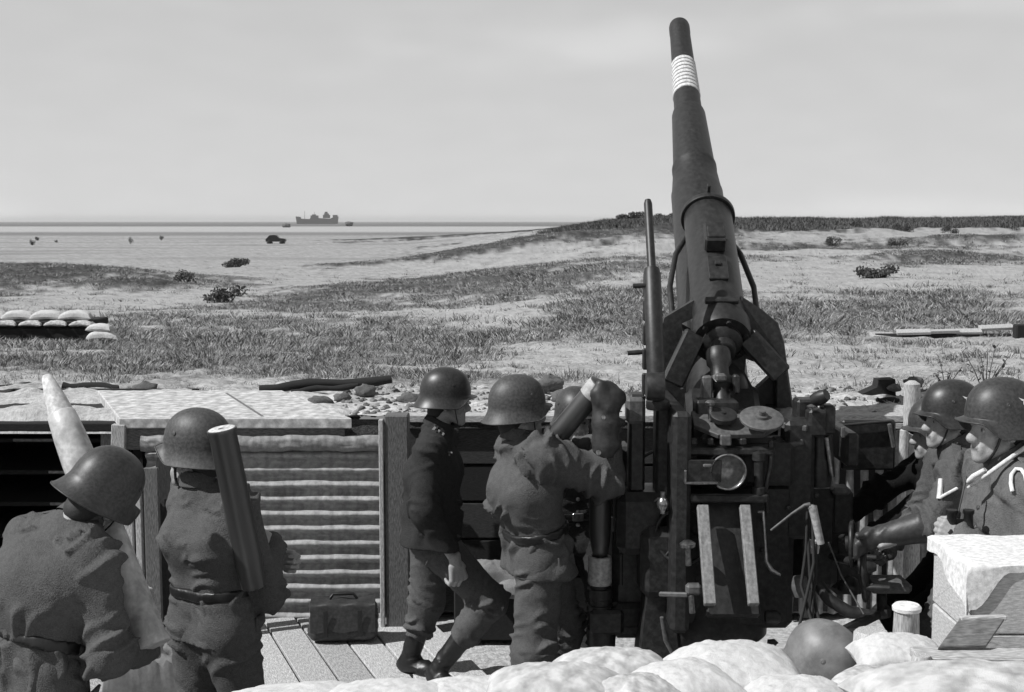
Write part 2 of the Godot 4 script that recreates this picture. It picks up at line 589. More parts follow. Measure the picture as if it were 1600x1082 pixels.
func build_land() -> void:
	n_big.seed = 21
	n_big.frequency = 0.035
	n_big.fractal_octaves = 3
	n_mid.seed = 22
	n_mid.frequency = 0.16
	n_mid.fractal_octaves = 3
	n_fine.seed = 23
	n_fine.frequency = 0.9
	n_fine.fractal_octaves = 3
	var cols := 620
	var dist := PackedFloat32Array()
	var d := 8.32
	while d < 2550.0:
		dist.append(d)
		d *= 1.0122
	var rows := dist.size()
	var v := PackedVector3Array()
	var c := PackedColorArray()
	v.resize(rows * cols)
	c.resize(rows * cols)
	for i in rows:
		d = dist[i]
		var shore := lerpf(lerpf(0.58, 0.44, smoothstep(9.0, 11.5, d)), 0.405, smoothstep(60.0, 120.0, d))
		var tide := smoothstep(430.0, 500.0, d) * (1.0 - smoothstep(620.0, 700.0, d))
		var surf := smoothstep(680.0, 800.0, d)
		for j in cols:
			var x := (-0.62 + 1.24 * j / (cols - 1)) * d
			v[i * cols + j] = Vector3(x, land_height(x, d), -d)
			var g := land_cover(x, d)
			var f := n_fine.get_noise_2d(x * 7.0, d * 7.0)
			var k := n_mid.get_noise_2d(x * 3.0 + 40.0, d * 3.0)
			var sand := shore * (1.0 + 0.28 * f + 0.2 * k)
			sand = lerpf(sand, 0.27 + 0.06 * k, tide)
			sand = lerpf(sand, 0.51, surf)
			var streak := smoothstep(0.05, 0.45, n_big.get_noise_2d(x * 0.22 + 50.0, d * 0.8)) * smoothstep(110.0, 180.0, d) * (1.0 - surf)
			sand = lerpf(sand, 0.24, streak * 0.55)
			var turf := lerpf(0.15, 0.085, smoothstep(28.0, 70.0, d)) * (1.0 + 0.8 * f + 0.4 * k)
			var a := clampf(lerpf(sand, turf, g), 0.03, 0.8)
			c[i * cols + j] = Color(a, a, a)
	var n := PackedVector3Array()
	n.resize(rows * cols)
	for i in rows:
		for j in cols:
			var e := v[i * cols + mini(j + 1, cols - 1)] - v[i * cols + maxi(j - 1, 0)]
			var f := v[mini(i + 1, rows - 1) * cols + j] - v[maxi(i - 1, 0) * cols + j]
			n[i * cols + j] = e.cross(f).normalized()
	var idx := PackedInt32Array()
	for i in rows - 1:
		for j in cols - 1:
			var p := v[i * cols + j]
			if -p.z < 9.72 and p.x < -2.42 and p.x > -3.75:
				continue
			var a := i * cols + j
			idx.append_array([a, a + cols, a + 1, a + 1, a + cols, a + cols + 1])
	var arr := []
	arr.resize(Mesh.ARRAY_MAX)
	arr[Mesh.ARRAY_VERTEX] = v
	arr[Mesh.ARRAY_NORMAL] = n
	arr[Mesh.ARRAY_COLOR] = c
	arr[Mesh.ARRAY_INDEX] = idx
	var m := ArrayMesh.new()
	m.add_surface_from_arrays(Mesh.PRIMITIVE_TRIANGLES, arr)
	struct("terrain", m, M.land, "sandy dune land with grass running down to the beach")
	# the sea
	var s := G.new()
	s.quad(Vector3(-16000, -4.45, -1850), Vector3(16000, -4.45, -1850), Vector3(16000, -4.45, -30000), Vector3(-16000, -4.45, -30000), Vector3.UP)
	struct("sea", s, M.sea, "flat dark sea along the horizon")
	# grass
	var g := G.new()
	var r := RandomNumberGenerator.new()
	r.seed = 4
	for k in 18:
		var a := r.randf() * TAU
		var o := Vector3(cos(a), 0, sin(a)) * r.randf() * 0.16
		var lean := Vector3(cos(a + r.randf_range(-1, 1)), 0, sin(a + r.randf_range(-1, 1))) * r.randf_range(0.015, 0.07)
		var hh := r.randf_range(0.05, 0.16)
		var side := Vector3(-sin(a * 3.0), 0, cos(a * 3.0)) * 0.0036
		var mid := o + lean * 0.4 + Vector3.UP * hh * 0.6
		var nn := side.cross(Vector3.UP).normalized() + Vector3.UP * 0.6
		g.quad(o - side, o + side, mid + side * 0.8, mid - side * 0.8, nn.normalized())
		g.tri(mid - side * 0.8, mid + side * 0.8, o + lean + Vector3.UP * hh, nn, nn, nn)
	var clump := g.mesh()
	var spots := []
	var tints := []
	for k in 200000:
		var az := r.randf_range(-0.46, 0.46)
		var dd := 8.6 * pow(14.0, pow(r.randf(), 0.9))
		var x := az * dd
		if dd < 9.9 and x < -0.7:
			continue
		var cov := land_cover(x, dd)
		if r.randf() > cov * 0.95 + 0.03:
			continue
		var sc := clampf(dd / 18.0, 0.7, 1.7) * r.randf_range(0.45, 1.1) * clampf(0.85 + n_mid.get_noise_2d(x * 3.0 + 7.0, dd * 3.0) * 1.6, 0.45, 1.7)
		var b := Basis(Vector3.UP, r.randf() * TAU).scaled(Vector3(sc * 1.3, sc * lerpf(0.6, 0.4, clampf(dd / 50.0, 0.0, 1.0)), sc * 1.3))
		spots.append(Transform3D(b, Vector3(x, land_height(x, dd) - 0.01, -dd)))
		var tone := r.randf_range(0.11, 0.26) if r.randf() < 0.6 else r.randf_range(0.24, 0.46)
		tints.append(Color(tone, tone, tone))
	# taller tufts along the far dune ridge
	for k in 16000:
		var az := r.randf_range(0.02, 0.46)
		var dd := r.randf_range(125.0, 205.0)
		var x := az * dd
		if land_cover(x, dd) < 0.75:
			continue
		var sc := r.randf_range(2.0, 4.6)
		spots.append(Transform3D(Basis(Vector3.UP, r.randf() * TAU).scaled(Vector3(sc * 1.6, sc * 0.9, sc * 1.6)), Vector3(x, land_height(x, dd) - 0.05, -dd)))
		var tone := r.randf_range(0.05, 0.15)
		tints.append(Color(tone, tone, tone))
	var mm := MultiMesh.new()
	mm.transform_format = MultiMesh.TRANSFORM_3D
	mm.use_colors = true
	mm.mesh = clump
	mm.instance_count = spots.size()
	for k in spots.size():
		mm.set_instance_transform(k, spots[k])
		mm.set_instance_color(k, tints[k])
	var mi := MultiMeshInstance3D.new()
	mi.name = "dune_grass"
	mi.multimesh = mm
	mi.material_override = M.grass
	add_child(mi, true)
	tag(mi, "short dune grass covering the land beyond the emplacement", "grass", "", "stuff")
	# shrubs: across, away, width, height, label
	var list := [
		[-95.6, 262.0, 1.6, 1.5, "small dark shrub second from the left on the pale beach"],
		[-80.0, 276.0, 1.3, 1.6, "small dark shrub on the pale beach, nearest to the dark mound"],
		[-119.0, 330.0, 1.6, 1.4, "small dark shrub on the beach at the photo's left edge"],
		[-88.0, 330.0, 1.6, 1.4, "small shrub far out on the beach left of the car"],
		[-104.0, 300.0, 1.0, 0.9, "tiny dark shrub among the beach shrubs at left"],
		[-11.2, 52.0, 1.9, 0.75, "wide dark shrub in the grass between the two mounds"],
		[-16.9, 68.0, 1.3, 0.9, "dark shrub at the right end of the grassy mound"],
		[-24.0, 115.0, 2.8, 0.9, "low dark shrub on bare sand below the car"],
		[12.9, 46.0, 1.7, 0.55, "dark low shrub on pale sand right of the gun"],
		[26.5, 90.0, 1.5, 0.9, "round dark shrub on the sand slope at right"],
		[22.5, 92.0, 1.3, 0.7, "small shrub on the sand slope nearest the gun barrel"],
		[38.0, 128.0, 2.0, 1.2, "round shrub at the foot of the dark dune ridge"],
		[42.0, 126.0, 1.7, 1.0, "right-hand shrub at the foot of the dark dune ridge"],
		[17.0, 186.0, 4.6, 1.3, "dark bush on the skyline left of the gun barrel"],
		[22.0, 190.0, 3.5, 1.0, "low bush on the skyline just left of the gun barrel"]]
	for e in list:
		shrub(e[0], e[1], e[2], e[3], e[4], 900)
	weeds()

func shrub(x: float, d: float, w: float, h: float, label: String, leaves: int) -> void:
	var t := thing("shrub", label, "shrub", Vector3(x, land_height(x, d) - 0.05, -d), "shrubs scattered over the dunes")
	var g := G.new()
	var r := RandomNumberGenerator.new()
	r.seed = int(absf(x) * 100.0)
	var st := G.new()
	for k in 7:
		var a := r.randf() * TAU
		st.tube([Vector3.ZERO, Vector3(cos(a) * w * 0.15, h * 0.3, sin(a) * w * 0.15), Vector3(cos(a) * w * 0.38, h * 0.7, sin(a) * w * 0.3)], [w * 0.015, w * 0.011, w * 0.004], 5)
	var lumps := []
	for k in 6:
		lumps.append(Vector3(r.randf_range(-0.36, 0.36) * w, r.randf_range(0.25, 0.7) * h, r.randf_range(-0.3, 0.3) * w))
	for k in leaves:
		var o := Vector3(r.randfn(), r.randfn(), r.randfn()).normalized() * pow(r.randf(), 0.4)
		var l: Vector3 = lumps[k % 6]
		var p := l + o * Vector3(w * 0.2, h * 0.32, w * 0.2)
		if p.y < 0.0:
			p.y = r.randf() * 0.1 * h
		var u := Vector3(r.randfn(), r.randfn(), r.randfn()).normalized() * w * 0.035
		var q := u.cross(Vector3(r.randfn(), r.randfn(), r.randfn())).normalized() * w * 0.018
		var nn := u.cross(q).normalized()
		g.quad(p - u, p + q, p + u, p - q, nn)
	put("stem", st, M.wood_dark_up, t)
	put("foliage", g, M.plant, t)

func weeds() -> void:
	# leafy weeds on the rim behind the three men at the right
	for e in [[3.55, 9.75, 0.34, "tall leafy weed on the rim behind the right-hand helmets"], [3.30, 9.9, 0.24, "smaller leafy weed left of the tall one on the rim"]]:
		var x: float = e[0]
		var d: float = e[1]
		var t := thing("weed", e[3], "weed", Vector3(x, land_height(x, d) - 0.02, -d), "weeds on the rim")
		var st := G.new()
		var lf := G.new()
		var r := RandomNumberGenerator.new()
		r.seed = int(x * 50.0)
		for k in 8:
			var a := r.randf() * TAU
			var top: Vector3 = Vector3(cos(a) * 0.5, 1.0, sin(a) * 0.5) * e[2] * r.randf_range(0.7, 1.1)
			st.tube([Vector3.ZERO, top * 0.5 + Vector3(0, 0.03, 0), top], [0.005, 0.004, 0.002], 5)
			for q in 5:
				var p: Vector3 = top * (0.35 + 0.16 * q)
				var o := Vector3(r.randfn(), absf(r.randfn()) * 0.5, r.randfn()).normalized() * 0.05
				var s := o.cross(Vector3.UP).normalized() * 0.014
				lf = G.new()
				lf.quad(p, p + o * 0.5 + s, p + o, p + o * 0.5 - s, s.cross(o).normalized())
				put("leaf", lf, M.plant, t)
		put("stem", st, M.plant, t)

func more_materials() -> void:
	var a: StandardMaterial3D = M.wood_pale_across.duplicate()
	a.albedo_color = grey(0.5)
	a.uv1_offset = Vector3(0.3, 0.6, 0.1)
	M["plank_b"] = a
	var b: StandardMaterial3D = M.wood_pale_across.duplicate()
	b.albedo_color = grey(0.66)
	b.uv1_offset = Vector3(0.7, 0.2, 0.5)
	M["plank_c"] = b
	var c: StandardMaterial3D = M.white_paint.duplicate()
	c.albedo_color = grey(0.64)
	c.roughness = 0.9
	c.uv1_scale = Vector3(1.5, 1.5, 1.5)
	M["board_pale"] = c
	var d: StandardMaterial3D = M.shell_pale.duplicate()
	d.albedo_texture = tex(noise_image(61, 512, 0.008, 4, 0.66, 1.0, 1, 0.02))
	d.uv1_scale = Vector3(4, 4, 4)
	d.albedo_color = grey(0.6)
	d.normal_enabled = false
	d.roughness = 0.42
	M["shell_worn"] = d
	var e: StandardMaterial3D = M.sack_grey.duplicate()
	e.albedo_color = grey(0.17)
	M["canvas_grey"] = e
	var f: StandardMaterial3D = M.wood_pale_across.duplicate()
	f.albedo_color = grey(0.55)
	M["crate_wood"] = f
	var h: StandardMaterial3D = M.helmet.duplicate()
	h.albedo_color = grey(0.24)
	h.roughness = 0.5
	M["helmet_dusty"] = h
	var st: StandardMaterial3D = M.sack.duplicate()
	st.albedo_texture = tex(noise_image(63, 512, 0.008, 3, 0.66, 1.0, 1, 0.06))
	st.uv1_scale = Vector3(1.6, 1.6, 1.6)
	M["sack_stained"] = st
	var soft := tex(noise_image(64, 512, 0.05, 4, 0.8, 1.0, 1, 0.05))
	M.crate_wood.albedo_texture = soft
	M.crate_wood.uv1_scale = Vector3(1.0, 5.0, 5.0)
	# three worn helmets: scuffed, dusty, darker
	var scr := tex(noise_image(65, 512, 0.03, 5, 0.55, 1.0, 1, 0.14))
	M.helmet.albedo_texture = scr
	for e2 in [["helmet_b", 0.085, 0.55, 0.3], ["helmet_c", 0.045, 0.42, 0.6]]:
		var hm: StandardMaterial3D = M.helmet.duplicate()
		hm.albedo_color = grey(e2[1])
		hm.roughness = e2[2]
		hm.uv1_offset = Vector3(e2[3], e2[3] * 2.0, 0.4)
		M[e2[0]] = hm
	h.albedo_color = grey(0.24)
	h.uv1_scale = Vector3(1.5, 1.5, 1.5)
	var cup: StandardMaterial3D = M.steel.duplicate()
	cup.albedo_color = grey(0.5)
	cup.metallic = 0.35
	cup.roughness = 0.3
	M["cup_metal"] = cup
	M.white_cloth.albedo_texture = soft
	M.white_cloth.uv1_scale = Vector3(1.3, 1.3, 1.3)
	for k2 in ["sack", "sack_stained", "sack_grey"]:
		M[k2].normal_scale = 1.6
	M.sack.uv1_scale = Vector3(1.4, 1.4, 1.4)
	M.sack_stained.uv1_scale = Vector3(1.4, 1.4, 1.4)

# ------------------------------------------------------------------ the pit
func sandbag_mesh(l: float, w: float, h: float, sd: int) -> ArrayMesh:
	var g := G.new()
	var nz := FastNoiseLite.new()
	nz.seed = sd
	nz.frequency = 4.0
	nz.fractal_octaves = 3
	var fold := FastNoiseLite.new()
	fold.seed = sd + 50
	fold.frequency = 9.0
	# two sewn sheets filled with sand: pillow section, pleats running in from the seams
	var nu := 36
	var nv := 24
	for side in [1.0, -1.0]:
		var rows := []
		for i in nu + 1:
			var u := -1.0 + 2.0 * i / nu
			var line := []
			for j in nv + 1:
				var v := -1.0 + 2.0 * j / nv
				var fill := pow(maxf(1.0 - pow(absf(u), 3.4), 0.0) * maxf(1.0 - pow(absf(v), 3.0), 0.0), 0.42)
				var x := u * l * 0.5 * (1.0 - 0.07 * (1.0 - v * v) * u * u)
				var z := v * w * 0.5 * (1.0 - 0.10 * (1.0 - u * u) * v * v + 0.04 * sin(u * 5.0 + sd))
				var edge := clampf(1.0 - fill, 0.0, 1.0)
				var pleat := nz.get_noise_3d(x * 5.0 * (1.0 - absf(u) * 0.7) + 9.0, z * 1.2 + side, sd) * 0.22 * edge + fold.get_noise_3d(z * 1.5, x * 0.5, side) * 0.16 * smoothstep(0.55, 0.95, absf(u))
				var lump := nz.get_noise_3d(x * 0.7, z * 0.9, side * 2.0) * 0.16 + nz.get_noise_3d(x * 2.2, z * 2.2, 5.0) * 0.035
				var f := 1.0 - absf(fold.get_noise_3d(x * 0.5 + 3.0, z * 0.8, 2.0)) * 2.0
				lump += pow(clampf(f, 0.0, 1.0), 4.0) * 0.09
				var y: float = side * h * 0.5 * fill * (1.0 + lump + pleat) * (1.0 if side > 0.0 else 0.8)
				var sag := -0.20 * h * u * u - 0.12 * h * v * v
				line.append(Vector3(x, y + sag + h * 0.45, z))
			rows.append(line)
		g.sheet(rows)
	return g.mesh()

var bag_meshes := []

func bag(at: Vector3, turn: float, size: Vector3, label: String, kind := "sack", group := "sandbags along the near rim", tilt := 0.0, roll := 0.0) -> void:
	if bag_meshes.is_empty():
		for k in 5:
			bag_meshes.append(sandbag_mesh(1.0, 0.6, 0.34, 60 + k))
	var o := put("sandbag", bag_meshes[int(absf(at.x * 37.0) + absf(at.z * 11.0)) % 5], M[kind])
	o.position = at
	o.rotation = Vector3(roll, turn, tilt)
	o.scale = size
	tag(o, label, "sandbag", group)

func plank_shape(l: float, w: float, th: float, sd: int, axis := 0) -> G:
	# a slightly warped, worn board lying along x (or y)
	var r := RandomNumberGenerator.new()
	r.seed = sd
	var g := G.new()
	g.box(Vector3.ZERO, Vector3(l, th, w), 0.005)
	var warp := r.randf_range(-0.006, 0.006)
	for k in g.v.size():
		var p := g.v[k]
		p.y += warp * (1.0 - pow(2.0 * p.x / l, 2.0))
		p.z += r.randf_range(-0.001, 0.001)
		g.v[k] = Vector3(p.z, p.x, p.y) if axis == 1 else p
		var q := g.n[k]
		g.n[k] = Vector3(q.z, q.x, q.y) if axis == 1 else q
	return g

func corrugated(w: float, h: float, pitch: float, amp: float, sd: int, upright: bool) -> G:
	# ridges run along x, or along y when upright; dents and a curled edge; real thickness
	var nz := FastNoiseLite.new()
	nz.seed = sd
	nz.frequency = 1.6
	nz.fractal_octaves = 3
	var g := G.new()
	var n_across := int((w if upright else h) / pitch * 10.0)
	var n_along := int((h if upright else w) / 0.035)
	for side in 2:
		var rows := []
		for i in n_across + 1:
			var line := []
			var s := (w if upright else h) * i / n_across
			for j in n_along + 1:
				var q := (h if upright else w) * j / n_along
				var dent := nz.get_noise_2d(s * 1.2, q * 0.8) * 0.010 + nz.get_noise_2d(s * 9.0, q * 5.0) * 0.003 * smoothstep(0.1, 0.4, absf(nz.get_noise_2d(q * 0.7, s + 9.0)) * 2.0)
				var ph := s / pitch * TAU + nz.get_noise_2d(q * 1.3, 7.0 + floorf(s / pitch) * 3.0) * 0.3
				var z := sin(ph) * amp * (1.0 + nz.get_noise_2d(s * 4.0, q * 2.0) * 0.4) + dent - 0.003 * side
				line.append(Vector3(s, q, z) if upright else Vector3(q, s, z))
			rows.append(line)
		g.sheet(rows)
	return g

func build_pit() -> void:
	var r := RandomNumberGenerator.new()
	r.seed = 31
	# trodden sand floor with soft unevenness
	var nz := FastNoiseLite.new()
	nz.seed = 8
	nz.frequency = 0.8
	nz.fractal_octaves = 4
	var rows := []
	for i in 61:
		var line := []
		for j in 76:
			var x := -3.75 + 0.1 * j
			var z := -3.0 - 0.1 * i
			line.append(Vector3(x, -0.05 + nz.get_noise_2d(x, z) * 0.035, z))
		rows.append(line)
	struct("pit_floor", G.new().sheet(rows), M.sand, "pale trodden sand on the emplacement floor")
	# earth the pit is cut into: back bank, side banks, near bank
	var e := G.new()
	e.quad(Vector3(-2.42, 1.235, -8.34), Vector3(4.4, 1.235, -8.34), Vector3(4.4, -0.2, -8.34), Vector3(-2.42, -0.2, -8.34), Vector3.BACK)
	struct("back_bank", e, M.earth)
	for s in [-1.0, 1.0]:
		var b := G.new()
		b.box(Vector3(s * 7.75, 0.4, -2.5), Vector3(8.0, 1.66, 15.0), 0.05)
		struct("side_bank", b, M.sand)
	var nb := G.new()
	var nr := []
	for i in 30:
		var line := []
		for j in 80:
			var x := -3.8 + 7.6 * j / 79.0
			var f := i / 29.0
			var reach := 3.95 + 0.55 * smoothstep(0.6, 1.1, x) - 0.9 * smoothstep(-0.9, -1.5, x)
			var z := lerpf(4.8, -reach, f)
			var y := 1.02 + nz.get_noise_2d(x * 1.5, z * 1.5) * 0.05
			if i >= 28:
				z = -reach - 0.1 * (i - 28)
				y = 0.9 if i == 28 else -0.3
			line.append(Vector3(x, y, z))
		nr.append(line)
	nb.sheet(nr)
	struct("near_bank", nb, M.sand, "sand bank in front of the pit")
	# plank floor
	var fl := Node3D.new()
	fl.name = "plank_floor"
	add_child(fl)
	fl.set_meta("kind", "structure")
	fl.set_meta("label", "walkway of worn pale planks on the pit floor")
	fl.position = Vector3(-1.3, 0.0, -6.4)
	fl.rotation.y = deg_to_rad(20.5)
	for k in 15:
		var w := 0.185
		var p := put("plank", plank_shape(r.randf_range(3.0, 3.3), w, 0.035, 70 + k), [M.wood_pale_across, M.plank_b, M.plank_c][r.randi() % 3], fl)
		p.rotation = Vector3(0, PI / 2, 0)
		p.position = Vector3(-1.55 + k * 0.197, r.randf_range(-0.004, 0.006), r.randf_range(-0.1, 0.1))
	# corrugated sheet wall with its frame
	var cw := thing("corrugated_wall", "corrugated iron sheet wall with level ridges behind the leather bag", "wall", Vector3(-2.28, 0.0, -8.06))
	put("iron_sheet", corrugated(1.47, 1.17, 0.0935, 0.023, 40, false), M.iron_sheet, cw)
	var lip := []
	for i in 11:
		var line := []
		for j in 44:
			var x := 1.50 * j / 43.0
			var a := PI * i / 10.0
			line.append(Vector3(x - 0.02, 1.13 + 0.05 * cos(a) + nz.get_noise_2d(x * 9.0, 3.0) * 0.012, 0.035 * sin(a) + 0.02 + nz.get_noise_2d(x * 7.0, i * 0.7) * 0.012))
		lip.append(line)
	put("rolled_edge", G.new().sheet(lip), M.iron_sheet_grey, cw)
	# timber post with a pale edge batten
	var post := thing("timber_post", "thick grey timber post with a pale batten at the corrugated wall's end", "post", Vector3(-0.722, -0.024, -7.930) * Vector3(1, 0, 1), "")
	put("beam", G.new().box(Vector3(0.02, 0.66, 0), Vector3(0.145, 1.34, 0.14), 0.008), M.wood_grey_up, post)
	put("batten", G.new().box(Vector3(-0.072, 0.655, 0.055), Vector3(0.028, 1.3, 0.05), 0.004), M.wood_pale_up, post)
	# dark board wall behind the walking man
	var bw := thing("board_wall", "dark board wall under a pale beam behind the two men", "wall", Vector3(-0.72, 0, -8.22), "")
	for k in 5:
		var b := put("board", plank_shape(3.2, 0.225, 0.03, 90 + k), [M.wood_dark_across, M.wood_black][k % 2], bw)
		b.position = Vector3(1.62, 0.12 + k * 0.24, r.randf_range(-0.006, 0.006))
		b.rotation = Vector3(PI / 2, 0, r.randf_range(-0.004, 0.004))
	var cap := put("capping", plank_shape(3.3, 0.14, 0.045, 99), M.wood_pale_across, bw)
	cap.position = Vector3(1.66, 1.265, 0.0)
	for x in [1.02, 1.95, 2.6]:
		put("stud", G.new().box(Vector3(x, 0.6, 0.055), Vector3(0.08, 1.22, 0.07), 0.005), M.wood_dark_up, bw)
	# upright corrugated wall at the right
	var rw := thing("corrugated_wall", "corrugated iron wall with upright ridges behind the gun's right side", "wall", Vector3(1.75, 0.0, -8.2))
	put("iron_sheet", corrugated(1.75, 1.2, 0.093, 0.02, 43, true), M.iron_sheet_grey, rw)
	var capr := put("capping", plank_shape(1.9, 0.16, 0.04, 98), M.wood_pale_across, rw)
	capr.position = Vector3(0.9, 1.22, -0.03)
	# dark niche at the left: side walls, back, roof slab, shelves
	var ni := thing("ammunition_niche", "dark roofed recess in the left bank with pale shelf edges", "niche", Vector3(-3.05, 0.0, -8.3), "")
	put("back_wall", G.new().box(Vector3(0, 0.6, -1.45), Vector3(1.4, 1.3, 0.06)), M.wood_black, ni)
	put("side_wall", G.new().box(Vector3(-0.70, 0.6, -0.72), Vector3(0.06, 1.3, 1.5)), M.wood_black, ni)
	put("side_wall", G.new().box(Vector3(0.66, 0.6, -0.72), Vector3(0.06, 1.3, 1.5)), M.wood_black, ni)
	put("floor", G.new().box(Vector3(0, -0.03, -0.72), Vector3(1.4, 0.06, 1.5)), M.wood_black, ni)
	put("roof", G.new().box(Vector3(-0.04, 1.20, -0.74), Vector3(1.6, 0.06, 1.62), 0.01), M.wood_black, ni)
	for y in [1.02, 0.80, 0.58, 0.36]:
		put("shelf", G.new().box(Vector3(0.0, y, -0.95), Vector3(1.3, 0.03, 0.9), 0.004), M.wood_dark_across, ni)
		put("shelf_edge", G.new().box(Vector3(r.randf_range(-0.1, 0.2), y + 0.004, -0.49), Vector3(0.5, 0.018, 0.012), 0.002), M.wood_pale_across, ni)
	# front bank left of the niche
	var lb := G.new()
	lb.box(Vector3(-4.6, 0.5, -8.9), Vector3(1.7, 1.48, 1.2), 0.03)
	struct("left_bank", lb, M.earth)
	# sand over the niche roof
	var cov := []
	for i in 14:
		var line := []
		for j in 30:
			var x := -4.0 + 1.66 * j / 29.0
			var z := -8.22 - 1.7 * i / 13.0
			var y := 1.24 + 0.045 * sin(i * 0.9) + nz.get_noise_2d(x * 3.0, z * 3.0) * 0.05
			if i == 0:
				y = 1.16
			line.append(Vector3(x, y, z))
		cov.append(line)
	struct("niche_cover", G.new().sheet(cov), M.sand, "pale sand heaped on the roof of the dark niche")
	# pale box lid roofing the stores
	var lid := thing("store_lid", "broad pale board lid lying behind the second man's helmet", "lid", Vector3.ZERO)
	var q := [Vector3(-2.979, 1.260, -9.350), Vector3(-1.650, 1.283, -9.350), Vector3(-0.992, 1.281, -8.020), Vector3(-2.426, 1.281, -8.020)]
	var slab := G.new()
	var poly := PackedVector2Array()
	for k in q:
		poly.append(Vector2(k.x, k.z))
	slab.t = Transform3D(Basis(Vector3(1, 0, 0), Vector3(0, 0, 1), Vector3(0, -1, 0)), Vector3(0, 1.285, 0))
	slab.prism(poly, -0.006, 0.06, 0.006)
	put("top_sheet", slab, M.board_pale, lid)
	var seam := G.new()
	seam.bar(Vector3(-2.02, 1.289, -9.2), Vector3(-1.55, 1.289, -8.08), 0.02, 0.006, Vector3.RIGHT, 0.001)
	put("joint_strip", seam, M.wood_grey_across, lid)
	put("front_board", G.new().box(Vector3(-1.72, 1.165, -8.06), Vector3(1.36, 0.155, 0.03), 0.004), M.wood_grey_across, lid)
	var left_end := G.new()
	left_end.bar(Vector3(-2.43, 1.25, -8.03), Vector3(-2.44, 1.06, -8.03), 0.085, 0.05)
	put("corner_post", left_end, M.wood_pale_up, lid)
	var le2 := G.new()
	le2.bar(Vector3(-2.68, 1.25, -8.62), Vector3(-2.68, 0.95, -8.60), 0.09, 0.05)
	put("corner_post", le2, M.wood_pale_up, lid)
	# upright timbers between the niche and the corrugated wall
	var ups := [[191, 7.66, 0.05, "wood_pale_up", 1.0, "thin pale upright batten farthest left by the dark niche"], [207, 7.64, 0.035, "wood_pale_up", 1.02, "narrow pale batten between a batten and the grey plank"], [228, 7.6, 0.085, "wood_grey_up", 1.06, "grey upright plank behind the left soldier's helmet"], [251, 7.75, 0.11, "wood_dark_up", 1.1, "dark upright timber next to the corrugated wall"]]
	for u in ups:
		var x: float = (u[0] - 800.0) / 2050.0 * u[1]
		var g := G.new()
		g.bar(Vector3(0.03, 0, 0.1), Vector3(0, u[4], 0), u[2], 0.04)
		var o := put("upright_timber", g, M[u[3]])
		o.position = Vector3(x, 0, -u[1])
		tag(o, u[5], "timber", "timbers between niche and iron wall")
	# posts at the right end
	var pp := thing("pale_post", "tall pale peeled post left of the right-hand helmets", "post", Vector3(Vector3(2.504, 0.766, -8.100).x, 0, -8.05))
	put("pole", G.new().turned(Vector3(0, 0, 0), Vector3(-0.03, 1.52, 0), [Vector2(0, 0), Vector2(0.06, 0), Vector2(0.055, 0.7), Vector2(0.05, 1.5), Vector2(0.02, 1.52), Vector2(0, 1.52)], 14), M.wood_pale_up, pp)
	var p2 := thing("pale_post", "shorter thin pale post close beside the tall peeled post", "post", Vector3(Vector3(2.394, 0.787, -8.000).x, 0, -7.98))
	put("pole", G.new().turned(Vector3(0, 0, 0), Vector3(0.02, 1.24, 0), [Vector2(0, 0), Vector2(0.03, 0), Vector2(0.028, 1.22), Vector2(0, 1.24)], 10), M.wood_pale_up, p2)
	# sand heap with a flat stone on the rim at the right
	var heap := []
	for i in 14:
		var line := []
		for j in 26:
			var u := j / 25.0
			var w := i / 13.0
			var y := 1.19 + 0.11 * sin(PI * u) * sin(PI * minf(w * 1.2, 1.0)) + nz.get_noise_2d(u * 8.0, w * 5.0) * 0.03
			line.append(Vector3(1.75 + 1.5 * u, y, -8.16 - 0.9 * w))
		heap.append(line)
	struct("sand_heap", G.new().sheet(heap), M.sand, "heap of white sand on the rim right of the gun")
	# near rim sandbags
	# near rim sandbags: middle of the top, turn, length / height / width, label, cloth
	var nb_list := [
		[Vector3(-0.640, 1.108, -3.800), 0.1, Vector3(0.55, 0.15, 0.34), "flat pale sandbag under the plank floor, leftmost of the near rim", "sack"],
		[Vector3(-0.357, 1.140, -3.740), -0.12, Vector3(0.46, 0.14, 0.34), "pale sandbag at the walking man's boots on the near rim", "sack"],
		[Vector3(-0.124, 1.132, -3.800), 0.25, Vector3(0.36, 0.13, 0.3), "pale sandbag left of the stained one on the near rim", "sack"],
		[Vector3(0.126, 1.204, -3.700), -0.06, Vector3(0.42, 0.14, 0.36), "stained pale sandbag in front of the loader's legs", "sack_stained"],
		[Vector3(0.325, 1.155, -4.000), 0.1, Vector3(0.36, 0.12, 0.3), "stained sandbag lying between the loader and the gun foot", "sack_stained"],
		[Vector3(0.516, 1.204, -3.740), 0.3, Vector3(0.28, 0.12, 0.30), "small pale sandbag leaning against the big white one", "sack"],
		[Vector3(0.687, 1.198, -3.920), 0.04, Vector3(0.43, 0.20, 0.40), "big bright white sandbag under the gun's foot", "sack"],
		[Vector3(0.364, 1.208, -3.620), 0.4, Vector3(0.24, 0.12, 0.24), "small crumpled sandbag at the near rim's bottom", "sack_stained"],
		[Vector3(0.818, 1.186, -3.660), -0.3, Vector3(0.34, 0.14, 0.3), "pale sandbag just below the lying helmet", "sack"],
		[Vector3(1.292, 1.283, -3.480), 0.05, Vector3(0.66, 0.16, 0.40), "broad white sandbag in the bottom right corner", "sack_stained"],
		[Vector3(1.211, 1.211, -3.980), -0.1, Vector3(0.28, 0.12, 0.26), "white sandbag under the sawn stump", "sack"],
		[Vector3(1.055, 1.192, -3.740), 0.8, Vector3(0.18, 0.10, 0.20), "crumpled little sack right of the lying helmet", "sack_stained"],
		[Vector3(1.126, 1.227, -3.620), -0.5, Vector3(0.22, 0.13, 0.24), "crumpled pale sack below the sawn stump", "sack_stained"]]
